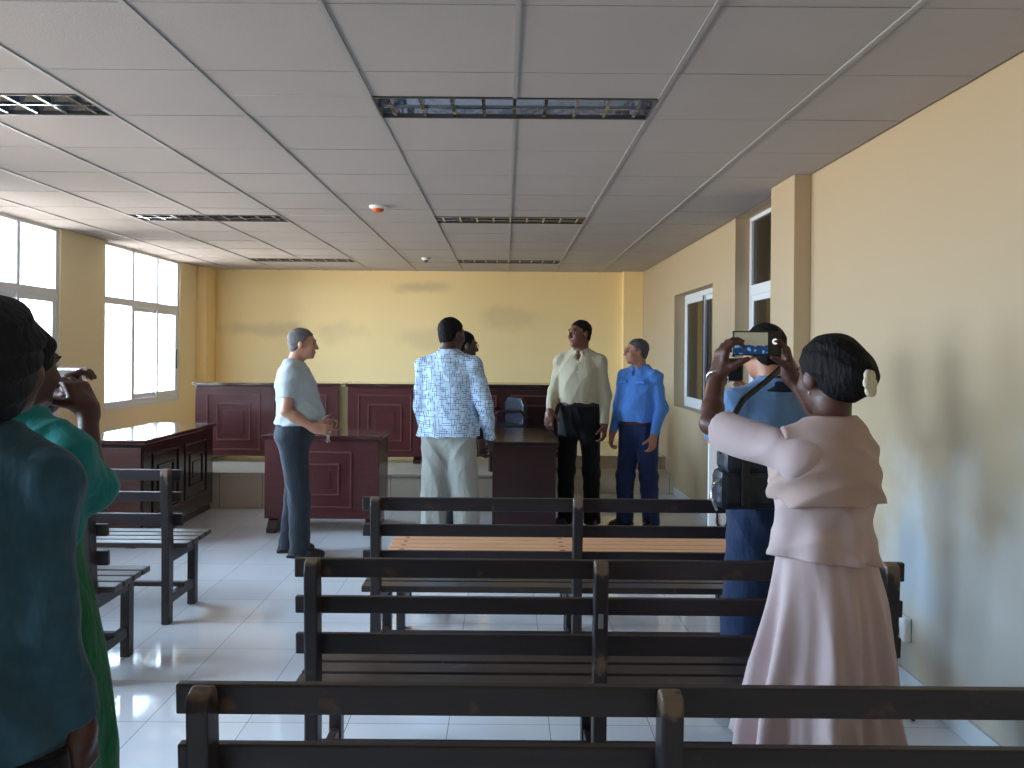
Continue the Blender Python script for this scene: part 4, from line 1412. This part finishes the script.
# blouse with a flared peplum at her left
bl = Field()
bl.loft([(0.86, .190, .150, -.02, 0), (0.96, .162, .126, -.01, 0), (1.05, .142, .110, 0, 0), (1.15, .152, .122, 0, .008), (1.225, .146, .104, 0, -.004), (1.29, .11, .078, 0, -.010), (1.315, .07, .06, 0, -.012)], zcut=(0.86, None), k=0.03, fold=lambda X, Y, Z: 0.010 * np.clip((1.12 - Z) / 0.2, 0, 1) * np.sin(8 * np.arctan2(Y, X) + 1))
for sd in (1, -1):
    A = p.arms[sd]
    bl.cone(p.sh[sd] - V(sd * 0.03, 0, 0), p.sh[sd], 0.045, 0.046, k=0.03)
    e = p.sh[sd] + (A['e'] - p.sh[sd]) * 0.86
    bl.cone(p.sh[sd], e, 0.047, 0.057, k=0.02, cut=0.0)
bl.halfspace(V(-0.1, 0, 0.965), unit(V(-0.12, 0.0, -1)))
bl.ell(V(0, 0.03 * q, 1.475 * q), V(0.05, 0.06, 0.05) * q, None, k=0.01, op='s')
bl.mesh('blouse', 0.005, C_pink, p.e, extra=folds(0.005, 22, 14))
cp = Field()
cp.loft([(1.10, .164, .132, .0, -.004), (1.17, .162, .128, 0, -.002), (1.22, .158, .112, 0, -.006), (1.29, .120, .086, 0, -.012), (1.32, .07, .062, 0, -.012)], zcut=(1.105, None), k=0.03)
for sd in (1, -1):
    cp.cone(p.sh[sd] - V(sd * 0.05, 0, 0), p.sh[sd] + (p.arms[sd]['e'] - p.sh[sd]) * 0.20, 0.055, 0.058, k=0.04, cut=0.0)
cp.ell(V(0, 0.035 * q, 1.475 * q), V(0.05, 0.06, 0.05) * q, None, k=0.01, op='s')
cp.mesh('shoulder_cape', 0.005, C_sheer, p.e, extra=folds(0.006, 23, 26, 0.3))
p.shoes(M_shoe)
# flower clip: five petals
fl = Field()
R_, c_ = p.hframe()
fc = V(0.006, -0.156, -0.028)
for k in range(6):
    a = 2 * PI * k / 6
    fl.ell(V(*p.pt(fc[0] + 0.020 * math.cos(a), fc[1] + 0.012 * math.cos(a), fc[2] + 0.024 * math.sin(a))), V(.013, .008, .016), R_, k=0.004)
fl.ell(V(*p.pt(fc[0], fc[1] - 0.006, fc[2])), V(.008, .008, .008), R_, k=0.003)
fl.mesh('flower_clip', 0.003, mat('cream_flower', srgb(214, 204, 176), 0.6), p.e)['label'] = 'cream flower clip in her bun'
er = MB().tube([p.pt(-0.079, -0.008, -0.043), p.pt(-0.081, -0.008, -0.052)], 0.004, 8).build('earring', M_silver, p.e)
# bracelet on the left wrist
A = p.arms[-1]
d = unit(A['w'] - A['e']); u_ = unit(np.cross(d, V(0, 0, 1))); v_ = np.cross(u_, d)
wc = A['w'] - d * 0.012
MB().tube([tuple(wc + (u_ * math.cos(a) + v_ * math.sin(a)) * 0.030) for a in [2 * PI * i / 20 for i in range(21)]], 0.0035, 8).build('bracelet', M_silver, p.e, smooth=True)
WP = p
# the phone: a slab held between both hands, its screen towards her
ph = empty('mobile_phone', (0.762, 2.475, 1.512), math.radians(4), 'black mobile phone held up sideways, its screen showing the room', 'phone')
MB().box(-0.076, 0.076, -0.004, 0.005, -0.037, 0.037).build('phone_case', M_black, ph, bevel=0.003)
def screen_mat():
    m = bpy.data.materials.new('phone_screen')
    m.use_nodes = True
    nt = m.node_tree
    b = nt.nodes['Principled BSDF']
    tc, xyz = objxyz(nt)
    z = xyz[2]; x = xyz[0]
    wall_c = srgb(128, 128, 112)
    fig = srgb(34, 58, 96)
    low = mnode(nt, 'LESS_THAN', mnode(nt, 'ADD', z, mnode(nt, 'MULTIPLY', noise(nt, tc.outputs['Object'], 60, 2), 0.016)), 0.002)
    c = mixcol(nt, low, wall_c, fig)
    f2 = mnode(nt, 'GREATER_THAN', noise(nt, tc.outputs['Object'], 75, 1), 0.56)
    c = mixcol(nt, mnode(nt, 'MULTIPLY', f2, low), c, srgb(96, 140, 196))
    right = mnode(nt, 'GREATER_THAN', x, 0.032)
    c = mixcol(nt, right, c, srgb(8, 8, 10))
    nt.links.new(c, b.inputs['Base Color'])
    nt.links.new(c, b.inputs['Emission Color'])
    b.inputs['Emission Strength'].default_value = 0.25
    b.inputs['Roughness'].default_value = 0.1
    return m
MB().box(-0.071, 0.064, -0.0048, -0.0038, -0.033, 0.033).build('screen', screen_mat(), ph)
lathe([(0.009, 0.0), (0.009, 0.001)], 20).build('shutter_button', mat('shutter_white', srgb(225, 225, 225), 0.4, emit=(srgb(225, 225, 225), 0.3)), ph).matrix_local = Matrix.Translation((0.054, -0.0052, 0.006)) @ Matrix.Rotation(PI / 2, 4, 'X')

# ---- woman in black-green at the left edge, back turned
p = Person('woman in a dark green-black blouse with bobbed hair, nearest at the left edge', (-0.955, 1.50, 0), -4, 1.56, S_deep, 0.005, female=True, wide=0.98)
p.arm(1, p.sh[1] + V(0.010, -0.01, -0.25), p.sh[1] + V(0.038, 0.04, -0.465), hand=unit(V(0.0, 0.2, -1)), palm=V(-1, 0, 0), curl=(0.5, 0.5, 0.55, 0.6))
p.hang(-1, 0.05)
p.leg(1, (0.09, 0.0), 0.15); p.leg(-1, (-0.09, 0.03), 0.15)
p.head(-8, 0, 0, (0.0, 0.01, 0.0))
def bob(F, H, R, q):
    F.ell(H(0, -0.03, 0.02), V(.105, .118, .110) * q, R, k=0.02)
    F.ell(H(0, -0.045, -0.05), V(.100, .085, .080) * q, R, k=0.03)
H_bob = mat('hair_blue_black', srgb(26, 27, 34), 0.7, spec=0.25, bump=0.6, bscale=60, bstretch=(1, 1, 0.25))
p.hair(H_bob, 0.02, 0.085, 0.9, extra=bob, noise_amp=0.006)
p.body(); p.top(C_dkgreen, 'three', hem=0.72, seed=31, amp=0.005, sl_frac=0.88, sr=(0.050, 0.048), hemflare=0.0, collar=False, name='blouse')
sk = Field()
sk.loft([(0.35, .175, .14, 0, 0), (0.6, .185, .15, 0, 0), (0.78, .170, .130, 0, -.01), (0.9, .150, .11, 0, 0)], zcut=(0.40, 0.76), fold=lambda X, Y, Z: 0.008 * np.sin(9 * np.arctan2(Y, X)))
sk.mesh('skirt', 0.006, C_dkskirt, p.e)
p.shoes(M_shoe)

# ---- woman in green taking a picture, behind her
p = Person('woman in an emerald and teal dress raising a camera at the left edge', (-1.165, 1.97, 0), -12, 1.55, S_deep, 0.005, female=True, wide=1.03)
p.arm(1, p.L((-1.035, 2.05, 1.135)), p.L((-1.085, 2.13, 1.320)), hand=unit(p.Ri @ V(-0.45, 0.2, 0.7)), palm=p.Ri @ V(-0.6, 0.3, -0.4), curl=(0.7, 0.7, 0.7, 0.7), thc=0.5)
p.arm(-1, p.L((-1.40, 2.10, 1.14)), p.L((-1.23, 2.22, 1.340)), hand=unit(p.Ri @ V(0.45, 0.1, 0.7)), palm=p.Ri @ V(0.6, 0.3, -0.4), curl=(0.7, 0.7, 0.7, 0.7), thc=0.5)
p.leg(1, (0.09, 0.0), 0.15); p.leg(-1, (-0.09, 0.03), 0.15)
p.head(-14, -4, 0, (-0.035, 0.02, -0.01))
def pony(F, H, R, q):
    F.ell(H(0, -0.03, 0.03), V(.092, .112, .100) * q, R, k=0.02)
    F.ell(H(0, -0.11, 0.0), V(.045, .045, .050) * q, R, k=0.02)
p.hair(H_black, 0.012, 0.078, 0.7, extra=pony, noise_amp=0.003)
p.body()
p.top(C_teal, 'three', hem=1.02, seed=33, amp=0.005, sl_frac=0.12, sr=(0.055, 0.066), collar=False, name='blouse')
sk = Field()
sk.loft([(0.25, .240, .21, 0, 0), (0.5, .225, .19, 0, 0), (0.75, .212, .16, 0, -.01), (0.88, .190, .140, 0, -.008), (0.97, .15, .118, 0, 0), (1.05, .15, .12, 0, 0)], zcut=(0.28, 1.03), fold=lambda X, Y, Z: 0.012 * np.clip(1.0 - Z, 0, 1) * np.sin(11 * np.arctan2(Y, X)))
sk.mesh('skirt', 0.006, C_green, p.e, extra=folds(0.004, 35, 9))
p.shoes(M_shoe)
MB().tube([p.pt(0.083, -0.005, -0.045), p.pt(0.084, -0.005, -0.058)], 0.004, 8).build('earring', M_silver, p.e)
cm = empty('compact_camera', (-1.19, 2.235, 1.40), math.radians(-12), 'small silver camera in the hands of the woman in green', 'camera')
MB().box(-0.05, 0.05, -0.012, 0.012, -0.03, 0.03).build('camera_body', M_silver, cm, bevel=0.005)
MB().tube([(0.0, 0.01, 0), (0.0, 0.035, 0)], 0.02, 18).build('lens', M_black, cm)
MB().box(-0.036, 0.03, -0.0135, -0.0118, -0.022, 0.022).build('display', M_black, cm, bevel=0.001)
# keys in the hand of the man in the polo
A = MAN_POLO.arms[1]
kp = MAN_POLO.loc + rotz(math.radians(-84)) @ (A['w'] + V(-0.012, 0.10, -0.03))
kx = empty('key_ring', tuple(kp), 0, 'small bunch of keys dangling from the hand of the man in the polo shirt', 'keys')
MB().tube([(0.014 * math.cos(a), 0, -0.014 + 0.014 * math.sin(a)) for a in [2 * PI * i / 16 for i in range(17)]], 0.0015, 6).build('ring', M_silver, kx, smooth=True)
for k, an in enumerate((-0.4, 0.1, 0.5)):
    mk = MB().box(-0.008, 0.008, -0.001, 0.001, -0.018, 0).box(-0.003, 0.003, -0.001, 0.001, -0.05, -0.018).build('key', M_silver, kx)
    mk.location = (0.01 * an, 0.003 * k, -0.028); mk.rotation_euler = (0, an, 0)

# ------------------------------------------------------------------ light
w = bpy.data.worlds.new('world')
sc.world = w
w.use_nodes = True
nt = w.node_tree
bg = nt.nodes['Background']
tc = nt.nodes.new('ShaderNodeTexCoord')
sp = nt.nodes.new('ShaderNodeSeparateXYZ')
nt.links.new(tc.outputs['Generated'], sp.inputs[0])
rp = nt.nodes.new('ShaderNodeValToRGB')
rp.color_ramp.elements[0].position = 0.45
rp.color_ramp.elements[0].color = (0.53, 0.49, 0.44, 1)
rp.color_ramp.elements[1].position = 0.55
rp.color_ramp.elements[1].color = (0.57, 0.77, 1.0, 1)
mz = mnode(nt, 'MULTIPLY_ADD', sp.outputs[2], 0.5, 0.5)
nt.links.new(mz, rp.inputs[0])
nt.links.new(rp.outputs[0], bg.inputs[0])
bg.inputs[1].default_value = 11.5

vs = sc.view_settings
vs.view_transform = 'Standard'
vs.look = 'None'
vs.gamma = 1.0
vs.exposure = 1.55
vs.use_curve_mapping = False
sc.cycles.max_bounces = 12
sc.cycles.diffuse_bounces = 6
sc.cycles.glossy_bounces = 4
sc.cycles.transparent_max_bounces = 12
sc.cycles.caustics_reflective = False
sc.cycles.caustics_refractive = False
sc.cycles.sample_clamp_indirect = 6
